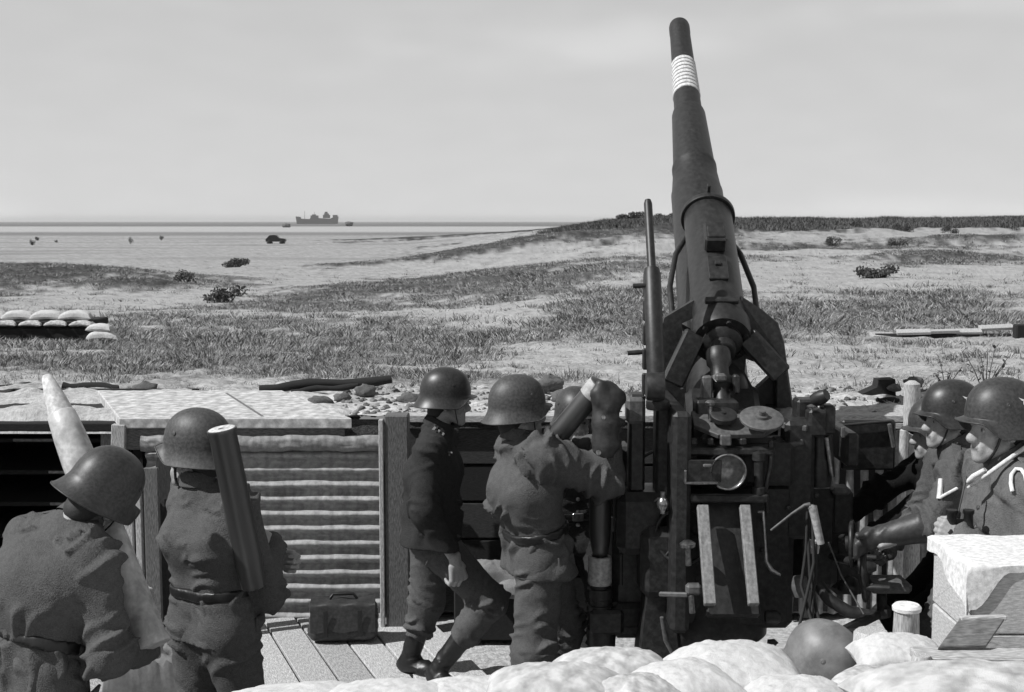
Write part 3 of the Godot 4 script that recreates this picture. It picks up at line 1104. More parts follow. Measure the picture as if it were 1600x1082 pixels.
	for b in nb_list:
		var sz: Vector3 = b[2]
		bag(b[0] - Vector3(0, sz.y * 0.85, 0), b[1], Vector3(sz.x * 1.05, sz.y * 0.85 / 0.34, sz.z * 1.1 / 0.6), b[3], b[4])
	# a distant emplacement at the left
	var dx := -8.35
	var dd := 23.0
	var gy := land_height(dx, dd)
	var em := thing("bunker_front", "dark timber front of the far sandbagged position at left", "bunker", Vector3(dx, gy - 0.1, -dd))
	put("front_beam", G.new().box(Vector3(0, 0.2, 0.1), Vector3(2.0, 0.32, 0.3), 0.02), M.wood_black, em)
	put("roof_beam", G.new().box(Vector3(0, 0.43, -0.25), Vector3(2.05, 0.12, 1.0), 0.02), M.wood_black, em)
	for k in 4:
		bag(Vector3(dx - 0.8 + k * 0.5, gy + 0.40, -dd + 0.05), 0.1, Vector3(0.56, 0.5, 0.5), "white sandbag %s on the far dark position" % ["topmost at the left end", "second from the left", "third from the left", "at the right end of the top row"][k], "sack", "sandbags on the far position")
	for k in 5:
		bag(Vector3(dx - 0.9 + k * 0.44, gy + 0.30, -dd + 0.2), -0.1, Vector3(0.42, 0.3, 0.4), "flat sandbag in the lower row of the far position, %s" % ["farthest left", "second", "in the middle", "fourth", "farthest right"][k], "sack_stained", "sandbags on the far position")
	bag(Vector3(dx + 1.25, gy + 0.06, -dd + 0.35), 0.15, Vector3(0.55, 0.5, 0.5), "pale sandbag lying in grass at the far position's right end", "sack", "sandbags on the far position")
	bag(Vector3(dx + 1.2, gy + 0.22, -dd + 0.3), -0.1, Vector3(0.45, 0.4, 0.45), "pale sandbag on top of another in the grass at the far position", "sack", "sandbags on the far position")
	# boards and a dark post of another position at the right
	var bx := Vector3(7.599, 0.572, -23.000)
	var by := land_height(bx.x, 23.0)
	var rb := thing("timber_revetment", "low line of pale boards with a dark end post in the grass at right", "revetment", Vector3(bx.x, by, -23.0))
	for k in 5:
		var b := put("board", plank_shape(r.randf_range(0.4, 0.62), r.randf_range(0.10, 0.18), 0.05, 130 + k), M.wood_pale_across, rb)
		b.position = Vector3(-1.05 + k * 0.5, 0.06 + 0.025 * k + r.randf_range(-0.02, 0.03), r.randf_range(-0.08, 0.08))
		b.rotation = Vector3(r.randf_range(0.1, 0.6), r.randf_range(-0.2, 0.2), r.randf_range(-0.06, 0.08))
	put("low_board", G.new().box(Vector3(0, 0.03, -0.03), Vector3(2.4, 0.1, 0.05), 0.01), M.wood_dark_across, rb)
	put("end_post", G.new().box(Vector3(1.28, 0.05, 0.2), Vector3(0.22, 0.42, 0.2), 0.02), M.wood_black, rb)

# ------------------------------------------------------------------ the gun
const GUN := Vector3(1.03, 0.0, -6.45)

func gg() -> G:
	var g := G.new()
	g.t = Transform3D(Basis.IDENTITY, -GUN)
	return g

func slab_on(poly: Array, base: Vector3, z0: float, z1: float, bev: float, holes: Array = []) -> G:
	# an upright plate facing the camera side: corners are world points, thickness along z
	var g := gg()
	var p := PackedVector2Array()
	for k in poly:
		p.append(Vector2(k.x, k.y))
	var hs := []
	for h in holes:
		var q := PackedVector2Array()
		for k in h:
			q.append(Vector2(k.x, k.y))
		hs.append(q)
	g.t = Transform3D(Basis.IDENTITY, Vector3(0, 0, base.z) - GUN)
	g.prism(p, z0, z1, bev, hs)
	return g

func bolts(parent: Node3D, spots: Array, axis: Vector3, r: float, m: Material) -> void:
	for s in spots:
		var g := gg()
		g.turned(s, s + axis, [Vector2(0, r * 0.9), Vector2(r, r * 0.9), Vector2(r, 0)], 6)
		put("bolt", g, m, parent)

func arc_points(c: Vector3, rad: float, a0: float, a1: float) -> Array:
	var out := []
	for k in 33:
		var a := lerpf(a0, a1, k / 32.0)
		out.append(c + Vector3(cos(a), sin(a), 0) * rad)
	return out

func wheel(called: String, mid: Vector3, axis: Vector3, R: float, r: float, spokes: int, mt: Material, parent: Node3D, knob := false) -> MeshInstance3D:
	var g := gg()
	g.ring(mid, axis, R, r, 36, 8)
	var x := (Vector3.UP - axis * axis.dot(Vector3.UP)).normalized()
	for k in spokes:
		var d := x.rotated(axis, TAU * k / spokes + 0.4)
		g.tube([mid + d * 0.02, mid + d * R], r * 0.7, 8)
	g.turned(mid - axis * 0.03, mid + axis * 0.05, [Vector2(0, 0), Vector2(0.035, 0), Vector2(0.035, 0.05), Vector2(0.02, 0.08), Vector2(0, 0.08)], 16)
	if knob:
		var d := x.rotated(axis, 2.0) * R
		g.turned(mid + d, mid + d + axis * 0.11, [Vector2(0, 0), Vector2(0.012, 0.0), Vector2(0.017, 0.05), Vector2(0.013, 0.11), Vector2(0, 0.11)], 10)
	return put(called, g, mt, parent)

func build_gun() -> void:
	var gun := thing("field_gun", "huge dark long-barrelled anti-aircraft gun aimed up and seawards on its mount", "gun", GUN)
	var yaw := deg_to_rad(3.7)
	var el := deg_to_rad(33.0)
	var dir := Vector3(sin(yaw) * cos(el), sin(el), -cos(yaw) * cos(el))
	var right := Vector3(cos(yaw), 0, sin(yaw))
	var up := right.cross(dir)
	var T := Vector3(1.04, 1.95, -6.5)
	var A := T - up * 0.33
	# barrel: chase with muzzle, white ringed section, jacket
	var b := gg()
	b.turned(A, A + dir, [Vector2(0.160, -0.35), Vector2(0.160, 1.81), Vector2(0.155, 1.83), Vector2(0.138, 2.08), Vector2(0.142, 2.09), Vector2(0.142, 2.13), Vector2(0.134, 2.14), Vector2(0.114, 2.82), Vector2(0.110, 2.845), Vector2(0.096, 2.86), Vector2(0.092, 3.10), Vector2(0.083, 3.60), Vector2(0.0765, 4.10), Vector2(0.079, 4.12), Vector2(0.079, 4.22), Vector2(0.075, 4.25), Vector2(0.055, 4.252), Vector2(0.053, 4.0), Vector2(0.0, 3.9)], 48, 0.9)
	var barrel := put("barrel", b, M.gun_paint, gun)
	for k in 9:
		var s := 3.10 + k * 0.0556
		var r0 := 0.092 - 0.009 * (s - 3.1) / 0.5
		put("white_ring", gg().turned(A, A + dir, [Vector2(r0, s), Vector2(r0 + 0.005, s + 0.003), Vector2(r0 + 0.0045, s + 0.038), Vector2(r0 - 0.001, s + 0.041)], 44, 0.9), M.white_paint, barrel)
	# upper recuperator tube lying on the barrel
	var tu := gg()
	tu.turned(T, T + dir, [Vector2(0.134, -0.02), Vector2(0.134, 1.06), Vector2(0.12, 1.10), Vector2(0.0, 1.10)], 44)
	var tube := put("recuperator_tube", tu, M.gun_paint, gun)
	put("front_flange", gg().turned(T, T + dir, [Vector2(0.13, 1.035), Vector2(0.150, 1.035), Vector2(0.152, 1.045), Vector2(0.152, 1.065), Vector2(0.148, 1.075), Vector2(0.13, 1.075)], 44), M.gun_paint, tube)
	put("rear_collar", gg().turned(T, T + dir, [Vector2(0.09, -0.07), Vector2(0.142, -0.07), Vector2(0.148, -0.05), Vector2(0.148, 0.05), Vector2(0.134, 0.06)], 44), M.gun_paint, tube)
	put("rear_cap", gg().turned(T, T - dir, [Vector2(0.10, 0.0), Vector2(0.10, 0.09), Vector2(0.075, 0.11), Vector2(0.062, 0.115), Vector2(0.062, 0.16), Vector2(0.05, 0.17), Vector2(0.03, 0.17), Vector2(0.03, 0.21), Vector2(0, 0.215)], 32), M.gun_paint, tube)
	for k in 6:
		var a := TAU * k / 6.0 + 0.3
		var p := T + (right * cos(a) + up * sin(a)) * 0.118 - dir * 0.07
		put("cap_bolt", gg().turned(p, p - dir, [Vector2(0.014, 0), Vector2(0.014, 0.016), Vector2(0, 0.018)], 8), M.gun_paint, tube)
	var Bt := Basis(right, up, -dir)
	var blk := G.new().at(T + dir * 0.60 + up * 0.14 - GUN, Bt)
	blk.box(Vector3(0, 0.03, 0), Vector3(0.115, 0.085, 0.17), 0.01)
	blk.box(Vector3(0, 0.075, 0.02), Vector3(0.09, 0.02, 0.1), 0.006)
	put("sight_block", blk, M.gun_paint, tube)
	var pl := G.new().at(T + dir * 0.36 + up * 0.128 - GUN, Bt)
	pl.box(Vector3(0, 0.01, 0), Vector3(0.10, 0.02, 0.20), 0.004)
	pl.box(Vector3(0, 0.026, -0.02), Vector3(0.03, 0.02, 0.03), 0.004)
	put("mount_plate", pl, M.gun_paint, tube)
	put("small_lug", G.new().at(T + dir * 1.1 + up * 0.14 - GUN, Bt).box(Vector3(0, 0.02, 0), Vector3(0.02, 0.05, 0.03), 0.004), M.gun_paint, tube)
	var strap := G.new().at(T + dir * 0.07 + up * 0.145 - GUN, Bt)
	strap.box(Vector3(0, 0.0, 0), Vector3(0.17, 0.03, 0.035), 0.006)
	put("rear_strap", strap, M.gun_paint, tube)
	# hand rails along both sides of the barrel
	for s in [-1.0, 1.0]:
		var g := gg()
		var o := 0.172 if s < 0.0 else 0.165
		var ax := T - up * 0.12
		g.tube([ax + dir * 1.02 + right * s * 0.12, ax + dir * 0.86 + right * s * (o + 0.01), ax + dir * 0.55 + right * s * (o + 0.055), ax + dir * 0.24 + right * s * (o + 0.05), ax + dir * 0.16 + right * s * 0.14], 0.016, 8)
		put("hand_rail", g, M.gun_paint, gun)
	# cradle under the barrel and breech
	var cr := G.new().at(A - GUN, Bt)
	cr.box(Vector3(0, -0.10, -0.5), Vector3(0.30, 0.26, 1.5), 0.02)
	put("cradle", cr, M.gun_paint, gun)
	var br := G.new().at(A - dir * 0.36 - GUN, Bt)
	br.box(Vector3(0, -0.03, 0.0), Vector3(0.36, 0.36, 0.34), 0.03)
	br.box(Vector3(0.0, 0.12, 0.12), Vector3(0.2, 0.16, 0.16), 0.02)
	br.box(Vector3(-0.13, 0.05, 0.2), Vector3(0.07, 0.22, 0.08), 0.01)
	br.box(Vector3(0.13, 0.05, 0.2), Vector3(0.07, 0.22, 0.08), 0.01)
	put("breech", br, M.gun_paint, gun)
	# stacked fittings seen below the rear cap
	put("recoil_piston", gg().turned(Vector3(0.994, 1.879, -6.300), Vector3(0.994, 1.618, -6.120), [Vector2(0, 0), Vector2(0.055, 0.0), Vector2(0.06, 0.02), Vector2(0.06, 0.07), Vector2(0.045, 0.09), Vector2(0.045, 0.15), Vector2(0.065, 0.16), Vector2(0.065, 0.20), Vector2(0.04, 0.22), Vector2(0.04, 0.30), Vector2(0, 0.3)], 20), M.gun_paint, gun)
	put("fitting", gg().box(Vector3(0.919, 1.715, -6.150), Vector3(0.05, 0.12, 0.06), 0.008), M.gun_grey, gun)
	put("fitting", gg().box(Vector3(0.980, 1.770, -6.120), Vector3(0.05, 0.035, 0.06), 0.008), M.gun_grey, gun)
	put("fitting", gg().box(Vector3(1.056, 1.737, -6.140), Vector3(0.03, 0.09, 0.06), 0.008), M.gun_paint, gun)
	put("fitting", gg().box(Vector3(0.955, 1.621, -6.100), Vector3(0.2, 0.10, 0.12), 0.012), M.gun_paint, gun)
	# carriage cheeks: right one with its window, left one
	put("carriage_cheek", slab_on([Vector3(1.157, 2.124, -6.620), Vector3(1.262, 2.056, -6.620), Vector3(1.341, 1.991, -6.620), Vector3(1.375, 1.890, -6.620), Vector3(1.408, 1.678, -6.620), Vector3(1.446, 1.454, -6.620), Vector3(1.323, 1.381, -6.620), Vector3(1.111, 1.381, -6.620), Vector3(1.103, 1.874, -6.620)], Vector3(1.265, 1.874, -6.620), 0.035, -0.035, 0.006, [[Vector3(1.182, 1.808, -6.620), Vector3(1.267, 1.779, -6.620), Vector3(1.310, 1.723, -6.620), Vector3(1.240, 1.658, -6.620), Vector3(1.217, 1.668, -6.620), Vector3(1.176, 1.743, -6.620)]]), M.gun_paint, gun)
	put("cheek_edge", slab_on([Vector3(1.318, 1.757, -6.500), Vector3(1.369, 1.757, -6.500), Vector3(1.419, 1.473, -6.500), Vector3(1.320, 1.473, -6.500)], Vector3(1.318, 1.757, -6.500), 0.02, -0.06, 0.004), M.gun_paint, gun)
	put("carriage_cheek", slab_on([Vector3(0.923, 2.101, -6.680), Vector3(0.774, 2.012, -6.680), Vector3(0.749, 1.901, -6.680), Vector3(0.742, 1.670, -6.680), Vector3(0.756, 1.538, -6.680), Vector3(0.778, 1.338, -6.680), Vector3(0.989, 1.338, -6.680), Vector3(0.982, 1.868, -6.680)], Vector3(0.851, 1.868, -6.680), 0.035, -0.035, 0.006, [[Vector3(0.863, 1.983, -6.680), Vector3(0.924, 2.012, -6.680), Vector3(0.929, 1.937, -6.680), Vector3(0.870, 1.901, -6.680)], [Vector3(0.863, 1.723, -6.680), Vector3(0.876, 1.716, -6.680), Vector3(0.877, 1.650, -6.680), Vector3(0.860, 1.644, -6.680)]]), M.gun_paint, gun)
	# arms that hold the tube to the cheeks
	for s in [[Vector3(0.909, 1.953, -6.450), Vector3(0.792, 1.699, -6.450)], [Vector3(1.156, 1.937, -6.450), Vector3(1.336, 1.746, -6.450)]]:
		put("cradle_arm", gg().bar(s[0], s[1], 0.11, 0.06, Vector3.RIGHT, 0.01), M.gun_paint, gun)
	# spring equaliser at the left
	var eq := gg()
	eq.turned(Vector3(0.661, 1.725, -5.950), Vector3(0.667, 2.251, -6.250), [Vector2(0, 0), Vector2(0.03, 0), Vector2(0.042, 0.02), Vector2(0.042, 0.60), Vector2(0.036, 0.63), Vector2(0.02, 0.64)], 20)
	var eqn := put("spring_cylinder", eq, M.gun_paint, gun)
	put("spring_rod", gg().turned(Vector3(0.667, 2.251, -6.250), Vector3(0.663, 2.624, -6.450), [Vector2(0.021, -0.05), Vector2(0.0205, 0.38), Vector2(0.015, 0.4), Vector2(0, 0.405)], 14), M.gun_paint, eqn)
	put("spring_foot", gg().turned(Vector3(0.658, 1.755, -5.900) + Vector3(-0.05, 0, 0), Vector3(0.658, 1.755, -5.900) + Vector3(0.05, 0, 0), [Vector2(0, 0), Vector2(0.06, 0), Vector2(0.065, 0.02), Vector2(0.065, 0.08), Vector2(0, 0.08)], 20), M.gun_paint, eqn)
	for k in 5:
		var p: Vector3 = Vector3(0.640, 2.190, -6.250).lerp(Vector3(0.615, 1.752, -6.020), k / 4.0)
		put("bracket", gg().box(p, Vector3(0.028, 0.10, 0.03), 0.006), M.gun_paint, eqn)
	for y in [[Vector3(0.572, 2.196, -6.200), Vector3(0.641, 2.199, -6.200)], [Vector3(0.541, 1.887, -6.100), Vector3(0.634, 1.893, -6.100)]]:
		put("handle", gg().tube([y[0], y[0].lerp(y[1], 0.5), y[1]], [0.011, 0.012, 0.009], 8), M.gun_paint, eqn)
	# two side walls of the carriage and what stands between
	put("side_frame", gg().box(Vector3(0.765, 1.137, -6.220), Vector3(0.085, 1.02, 0.80), 0.02), M.gun_paint, gun)
	put("side_frame", gg().box(Vector3(1.337, 1.300, -6.350), Vector3(0.14, 0.56, 0.7), 0.02), M.gun_paint, gun)
	put("cross_beam", gg().box(Vector3(1.041, 1.384, -6.200), Vector3(0.52, 0.20, 0.5), 0.02), M.gun_paint, gun)
	put("body_box", gg().box(Vector3(1.050, 0.941, -6.250), Vector3(0.54, 0.70, 0.5), 0.03), M.gun_paint, gun)
	# octagonal tray and the dial on it
	var tray := G.new()
	var tb := Basis(Vector3.RIGHT, deg_to_rad(24.0))
	tray.t = Transform3D(tb * Basis(Vector3.RIGHT, -PI / 2), Vector3(1.031, 1.567, -5.980) - GUN)
	tray.prism(PackedVector2Array([Vector2(-0.195, 0.10), Vector2(0.16, 0.12), Vector2(0.20, -0.02), Vector2(0.11, -0.095), Vector2(-0.095, -0.10), Vector2(-0.195, -0.02)]), -0.012, 0.012, 0.003)
	var tr := put("instrument_tray", tray, M.gun_grey, gun)
	var n := tb * Vector3.UP
	put("tray_dial", gg().turned(Vector3(0.971, 1.589, -5.970) + n * 0.012, Vector3(0.971, 1.589, -5.970) + n, [Vector2(0.062, 0), Vector2(0.062, 0.022), Vector2(0.055, 0.026), Vector2(0.01, 0.026), Vector2(0.008, 0.034), Vector2(0, 0.034)], 28), M.gun_paint, tr)
	put("round_plate", gg().turned(Vector3(1.134, 1.600, -5.900), Vector3(1.134, 1.600, -5.900) + n, [Vector2(0, 0), Vector2(0.094, 0), Vector2(0.1, 0.004), Vector2(0.1, 0.014), Vector2(0.095, 0.018), Vector2(0.03, 0.018), Vector2(0.028, 0.03), Vector2(0.016, 0.032), Vector2(0.016, 0.052), Vector2(0, 0.052)], 36), M.gun_grey, tr)
	put("knob", gg().turned(Vector3(0.912, 1.653, -5.980), Vector3(0.911, 1.757, -5.980), [Vector2(0.01, -0.06), Vector2(0.01, 0), Vector2(0.022, 0.006), Vector2(0.024, 0.018), Vector2(0.015, 0.028), Vector2(0, 0.03)], 14), M.steel, tr)
	put("tray_lug", gg().box(Vector3(0.966, 1.516, -5.860), Vector3(0.05, 0.05, 0.03), 0.006), M.gun_grey, tr)
	# loading trough: bright rimmed bowl with a flat plate at its left
	var c0 := Vector3(0.973, 1.377, -5.820)
	put("trough_bowl", gg().turned(c0 - Vector3(0, 0, 0.10), c0 + Vector3(0, 0, 0.1), [Vector2(0, 0.0), Vector2(0.030, 0.004), Vector2(0.055, 0.016), Vector2(0.07, 0.04), Vector2(0.077, 0.07), Vector2(0.078, 0.10)], 32), M.cup_metal, gun)
	var tr_rim := gg()
	tr_rim.tube(arc_points(c0, 0.079, deg_to_rad(-128.0), deg_to_rad(95.0)), 0.0055, 8)
	put("trough_rim", tr_rim, M.steel, gun)
	put("breech_ring", gg().turned(c0 - Vector3(0, 0, 0.34), c0 + Vector3(0, 0, 1), [Vector2(0.14, 0), Vector2(0.14, 0.2), Vector2(0.12, 0.22), Vector2(0.098, 0.24), Vector2(0.098, 0.27), Vector2(0.084, 0.285), Vector2(0.080, 0.285)], 36), M.gun_paint, gun)
	put("breech_lintel", gg().box(Vector3(0.994, 1.461, -5.920), Vector3(0.40, 0.035, 0.12), 0.008), M.gun_paint, gun)
	put("breech_lintel", gg().box(Vector3(0.982, 1.252, -5.900), Vector3(0.36, 0.04, 0.14), 0.008), M.gun_paint, gun)
	put("closing_spring", gg().turned(Vector3(1.120, 1.269, -5.860), Vector3(1.117, 1.481, -5.860), [Vector2(0, 0), Vector2(0.03, 0), Vector2(0.03, 0.03), Vector2(0.022, 0.035), Vector2(0.022, 0.15), Vector2(0.03, 0.155), Vector2(0.03, 0.19), Vector2(0, 0.2)], 18), M.gun_paint, gun)
	put("feed_pipe", gg().tube([Vector3(1.179, 1.503, -5.900), Vector3(1.170, 1.393, -5.860), Vector3(1.149, 1.290, -5.860), Vector3(1.170, 1.177, -5.900)], 0.012, 8), M.gun_paint, gun)
	for k in 4:
		put("stop_lug", gg().box(Vector3(0.824, 1.506, -5.880) + Vector3(0.075 * k, 0, 0), Vector3(0.03, 0.03, 0.03), 0.005), M.gun_paint, gun)
	put("trough_plate", gg().box(Vector3(0.859, 1.381, -5.830), Vector3(0.17, 0.10, 0.015), 0.003), M.gun_paint, gun)
	var lip := gg()
	lip.bar(Vector3(0.776, 1.329, -5.810), Vector3(0.926, 1.329, -5.810), 0.012, 0.02, Vector3.UP, 0.003)
	lip.bar(Vector3(0.779, 1.388, -5.810), Vector3(0.779, 1.329, -5.810), 0.010, 0.02, Vector3.RIGHT, 0.003)
	put("trough_lip", lip, M.steel, gun)
	put("latch", gg().box(Vector3(0.877, 1.410, -5.800), Vector3(0.04, 0.014, 0.02), 0.004), M.gun_grey, gun)
	# two pale ramp bars
	put("ramp_bar", gg().bar(Vector3(0.860, 1.222, -5.820), Vector3(0.859, 0.844, -5.550), 0.052, 0.035, Vector3.RIGHT, 0.004), M.gun_bar, gun)
	put("ramp_bar", gg().bar(Vector3(1.050, 1.222, -5.820), Vector3(1.048, 0.844, -5.550), 0.048, 0.035, Vector3.RIGHT, 0.004), M.gun_bar, gun)
	put("ramp_back", gg().bar(Vector3(0.985, 1.226, -5.950), Vector3(0.986, 0.744, -5.700), 0.24, 0.05, Vector3.RIGHT, 0.01), M.gun_paint, gun)
	# lower mount and its flared foot
	put("turntable", gg().turned(Vector3(0.95, 0.5, -6.25), Vector3(0.95, 1.5, -6.25), [Vector2(0.27, 0), Vector2(0.29, 0.02), Vector2(0.29, 0.10), Vector2(0.27, 0.13), Vector2(0.25, 0.30), Vector2(0, 0.3)], 40), M.gun_paint, gun)
	put("pedestal", gg().turned(Vector3(0.92, 0.0, -6.25), Vector3(0.92, 1, -6.25), [Vector2(0.40, -0.05), Vector2(0.40, 0.05), Vector2(0.38, 0.08), Vector2(0.32, 0.12), Vector2(0.29, 0.3), Vector2(0.27, 0.52)], 40), M.gun_paint, gun)
	for a in 8:
		var an := TAU * a / 8.0 + 0.2
		var p := Vector3(0.92 + cos(an) * 0.355, 0.08, -6.25 + sin(an) * 0.355)
		put("foot_bolt", gg().turned(p, p + Vector3.UP, [Vector2(0.022, 0), Vector2(0.022, 0.03), Vector2(0, 0.036)], 6), M.gun_paint, gun)
	for s in [-1.0, 1.0]:
		put("outrigger_beam", gg().box(Vector3(0.92 + s * 0.02, 0.12, -6.25 + s * 0.9), Vector3(0.2, 0.16, 1.2), 0.02), M.gun_paint, gun)
	for p in [[1068, 850], [1068, 900], [1200, 820], [1200, 870], [1062, 760], [1210, 760], [1240, 800], [1285, 780]]:
		var q := Vector3((p[0] - 800.0) / 2050.0 * 5.97, 2.5 - (p[1] - 346.0) / 2050.0 * 5.97, -5.985)
		put("rivet", gg().turned(q, q + Vector3.BACK, [Vector2(0.012, 0), Vector2(0.010, 0.008), Vector2(0, 0.012)], 8), M.gun_paint, gun)
	# left foot brace, a flared leg
	var leg := slab_on([Vector3(0.638, 0.855, -6.100), Vector3(0.747, 0.855, -6.100), Vector3(0.774, 0.637, -6.100), Vector3(0.815, 0.323, -6.100), Vector3(0.582, 0.323, -6.100), Vector3(0.610, 0.637, -6.100)], Vector3(0.638, 0.855, -6.100), 0.1, -0.1, 0.01)
	put("foot_brace", leg, M.gun_paint, gun)
	var gus := gg()
	gus.tube([Vector3(0.696, 0.667, -5.950), Vector3(0.715, 0.560, -5.950), Vector3(0.764, 0.463, -5.950)], [0.018, 0.022, 0.02], 8, true, 0.5)
	put("brace_rib", gus, M.gun_grey, gun)
	put("right_step", gg().turned(Vector3(1.168, 0.683, -5.900), Vector3(1.245, 0.683, -5.900), [Vector2(0, 0), Vector2(0.03, 0), Vector2(0.034, 0.05), Vector2(0.02, 0.07), Vector2(0, 0.07)], 14), M.gun_paint, gun)
	put("right_step", gg().turned(Vector3(1.182, 0.562, -5.900), Vector3(1.235, 0.562, -5.900), [Vector2(0, 0), Vector2(0.016, 0), Vector2(0.018, 0.03), Vector2(0, 0.05)], 12), M.gun_paint, gun)
	# left works: columns, wheel, lamp-like oiler, levers
	put("left_column", gg().box(Vector3(0.584, 1.469, -6.100), Vector3(0.075, 0.46, 0.12), 0.012), M.gun_paint, gun)
	put("column_head", gg().box(Vector3(0.572, 1.628, -6.050), Vector3(0.085, 0.12, 0.12), 0.014), M.gun_grey, gun)
	put("left_column", gg().box(Vector3(0.705, 1.439, -6.100), Vector3(0.07, 0.45, 0.14), 0.012), M.gun_paint, gun)
	put("column_head", gg().turned(Vector3(0.673, 1.636, -6.000), Vector3(0.673, 1.695, -6.000), [Vector2(0, 0), Vector2(0.05, 0), Vector2(0.055, 0.01), Vector2(0.055, 0.04), Vector2(0.03, 0.06), Vector2(0, 0.06)], 18), M.gun_paint, gun)
	put("cross_rod", gg().tube([Vector3(0.475, 1.573, -6.100), Vector3(0.571, 1.576, -6.100)], 0.007, 8), M.gun_grey, gun)
	put("cross_rod", gg().tube([Vector3(0.617, 1.384, -6.150), Vector3(0.686, 1.421, -6.150)], 0.008, 8), M.gun_paint, gun)
	put("gear_case", gg().box(Vector3(0.610, 1.090, -6.150), Vector3(0.24, 0.30, 0.3), 0.04), M.gun_paint, gun)
	put("gear_case", gg().box(Vector3(0.728, 0.917, -6.100), Vector3(0.26, 0.34, 0.3), 0.04), M.gun_paint, gun)
	wheel("hand_wheel", Vector3(0.784, 1.057, -5.930), Vector3(-0.35, 0.1, 0.93).normalized(), 0.125, 0.009, 3, M.gun_paint, gun)
	put("oiler", gg().turned(Vector3(0.685, 1.180, -5.850), Vector3(0.684, 1.277, -5.850), [Vector2(0, 0), Vector2(0.012, 0.0), Vector2(0.014, 0.015), Vector2(0.026, 0.03), Vector2(0.028, 0.05), Vector2(0.018, 0.07), Vector2(0.012, 0.075), Vector2(0.012, 0.1), Vector2(0, 0.1)], 18), M.steel, gun)
	put("push_button", gg().turned(Vector3(0.786, 0.975, -5.720), Vector3(0.779, 1.102, -5.720), [Vector2(0, 0), Vector2(0.014, 0), Vector2(0.012, 0.055), Vector2(0.014, 0.075), Vector2(0.034, 0.085), Vector2(0.036, 0.10), Vector2(0.02, 0.112), Vector2(0, 0.114)], 20), M.steel, gun)
	put("push_button", gg().turned(Vector3(0.798, 0.777, -5.660), Vector3(0.791, 0.858, -5.660), [Vector2(0, 0), Vector2(0.014, 0), Vector2(0.013, 0.075), Vector2(0, 0.08)], 16), M.steel, gun)
	put("lever", gg().bar(Vector3(0.660, 0.835, -5.750), Vector3(0.785, 0.846, -5.700), 0.022, 0.02, Vector3.UP, 0.005), M.gun_grey, gun)
	put("lever_head", gg().box(Vector3(0.807, 0.873, -5.700), Vector3(0.07, 0.05, 0.05), 0.012), M.gun_grey, gun)
	# right works
	put("switch_box", gg().box(Vector3(1.296, 1.390, -6.100), Vector3(0.15, 0.20, 0.12), 0.012), M.gun_paint, gun)
	var curl := gg()
	curl.tube([Vector3(1.342, 1.507, -6.020), Vector3(1.338, 1.480, -6.000), Vector3(1.303, 1.474, -6.000), Vector3(1.250, 1.468, -6.000), Vector3(1.220, 1.450, -6.000), Vector3(1.233, 1.429, -6.000), Vector3(1.268, 1.423, -6.000)], 0.016, 8, true, 0.6)
	put("box_strap", curl, M.gun_grey, gun)
	put("shelf_bar", gg().bar(Vector3(1.258, 1.553, -6.050), Vector3(1.366, 1.546, -6.000), 0.03, 0.02, Vector3.UP, 0.005), M.gun_grey, gun)
	put("rear_block", gg().box(Vector3(1.398, 1.601, -6.200), Vector3(0.10, 0.12, 0.12), 0.012), M.gun_paint, gun)
	var sg := gg()
	sg.box(Vector3(1.419, 1.568, -6.050), Vector3(0.09, 0.13, 0.1), 0.014)
	sg.box(Vector3(1.469, 1.583, -6.050), Vector3(0.06, 0.14, 0.09), 0.012)
	var sight := put("sight_head", sg, M.gun_paint, gun)
	put("sight_eyepiece", gg().turned(Vector3(1.405, 1.670, -6.050), Vector3(1.457, 1.707, -6.000), [Vector2(0, 0), Vector2(0.03, 0), Vector2(0.034, 0.02), Vector2(0.034, 0.05), Vector2(0.026, 0.075), Vector2(0, 0.075)], 18), M.gun_paint, sight)
	put("sight_knob", gg().turned(Vector3(1.378, 1.638, -5.980), Vector3(1.376, 1.698, -5.980), [Vector2(0, 0), Vector2(0.02, 0.004), Vector2(0.022, 0.016), Vector2(0, 0.026)], 14), M.steel, sight)
	put("sight_neck", gg().tube([Vector3(1.456, 1.646, -6.050), Vector3(1.466, 1.598, -6.050)], 0.02, 12), M.gun_grey, sight)
	put("sight_column", gg().turned(Vector3(1.451, 1.260, -6.080), Vector3(1.438, 1.564, -6.080), [Vector2(0, 0), Vector2(0.05, 0), Vector2(0.05, 0.12), Vector2(0.04, 0.14), Vector2(0.04, 0.32), Vector2(0, 0.32)], 18), M.gun_paint, gun)
	put("sight_column", gg().turned(Vector3(1.494, 1.313, -6.040), Vector3(1.470, 1.585, -6.040), [Vector2(0, 0), Vector2(0.016, 0), Vector2(0.016, 0.28), Vector2(0, 0.28)], 14), M.gun_paint, gun)
	put("bright_rod", gg().tube([Vector3(1.451, 1.507, -5.980), Vector3(1.469, 1.394, -5.980), Vector3(1.486, 1.304, -5.980)], [0.009, 0.008, 0.006], 10), M.steel, gun)
	put("side_panel", gg().box(Vector3(1.797, 1.377, -6.550), Vector3(0.27, 0.255, 0.05), 0.01), M.gun_paint, gun)
	put("panel_rim", gg().bar(Vector3(1.647, 1.483, -6.500), Vector3(1.902, 1.505, -6.500), 0.012, 0.02, Vector3.UP, 0.004), M.gun_paint, gun)
	put("panel_clip", gg().bar(Vector3(1.884, 1.495, -6.480), Vector3(1.910, 1.373, -6.480), 0.02, 0.02, Vector3.RIGHT, 0.004), M.gun_grey, gun)
	put("panel_bracket", gg().box(Vector3(1.592, 1.435, -6.300), Vector3(0.06, 0.16, 0.5), 0.012), M.gun_paint, gun)
	put("panel_window", gg().box(Vector3(1.535, 1.525, -6.020), Vector3(0.02, 0.05, 0.02), 0.004), M.gun_grey, gun)
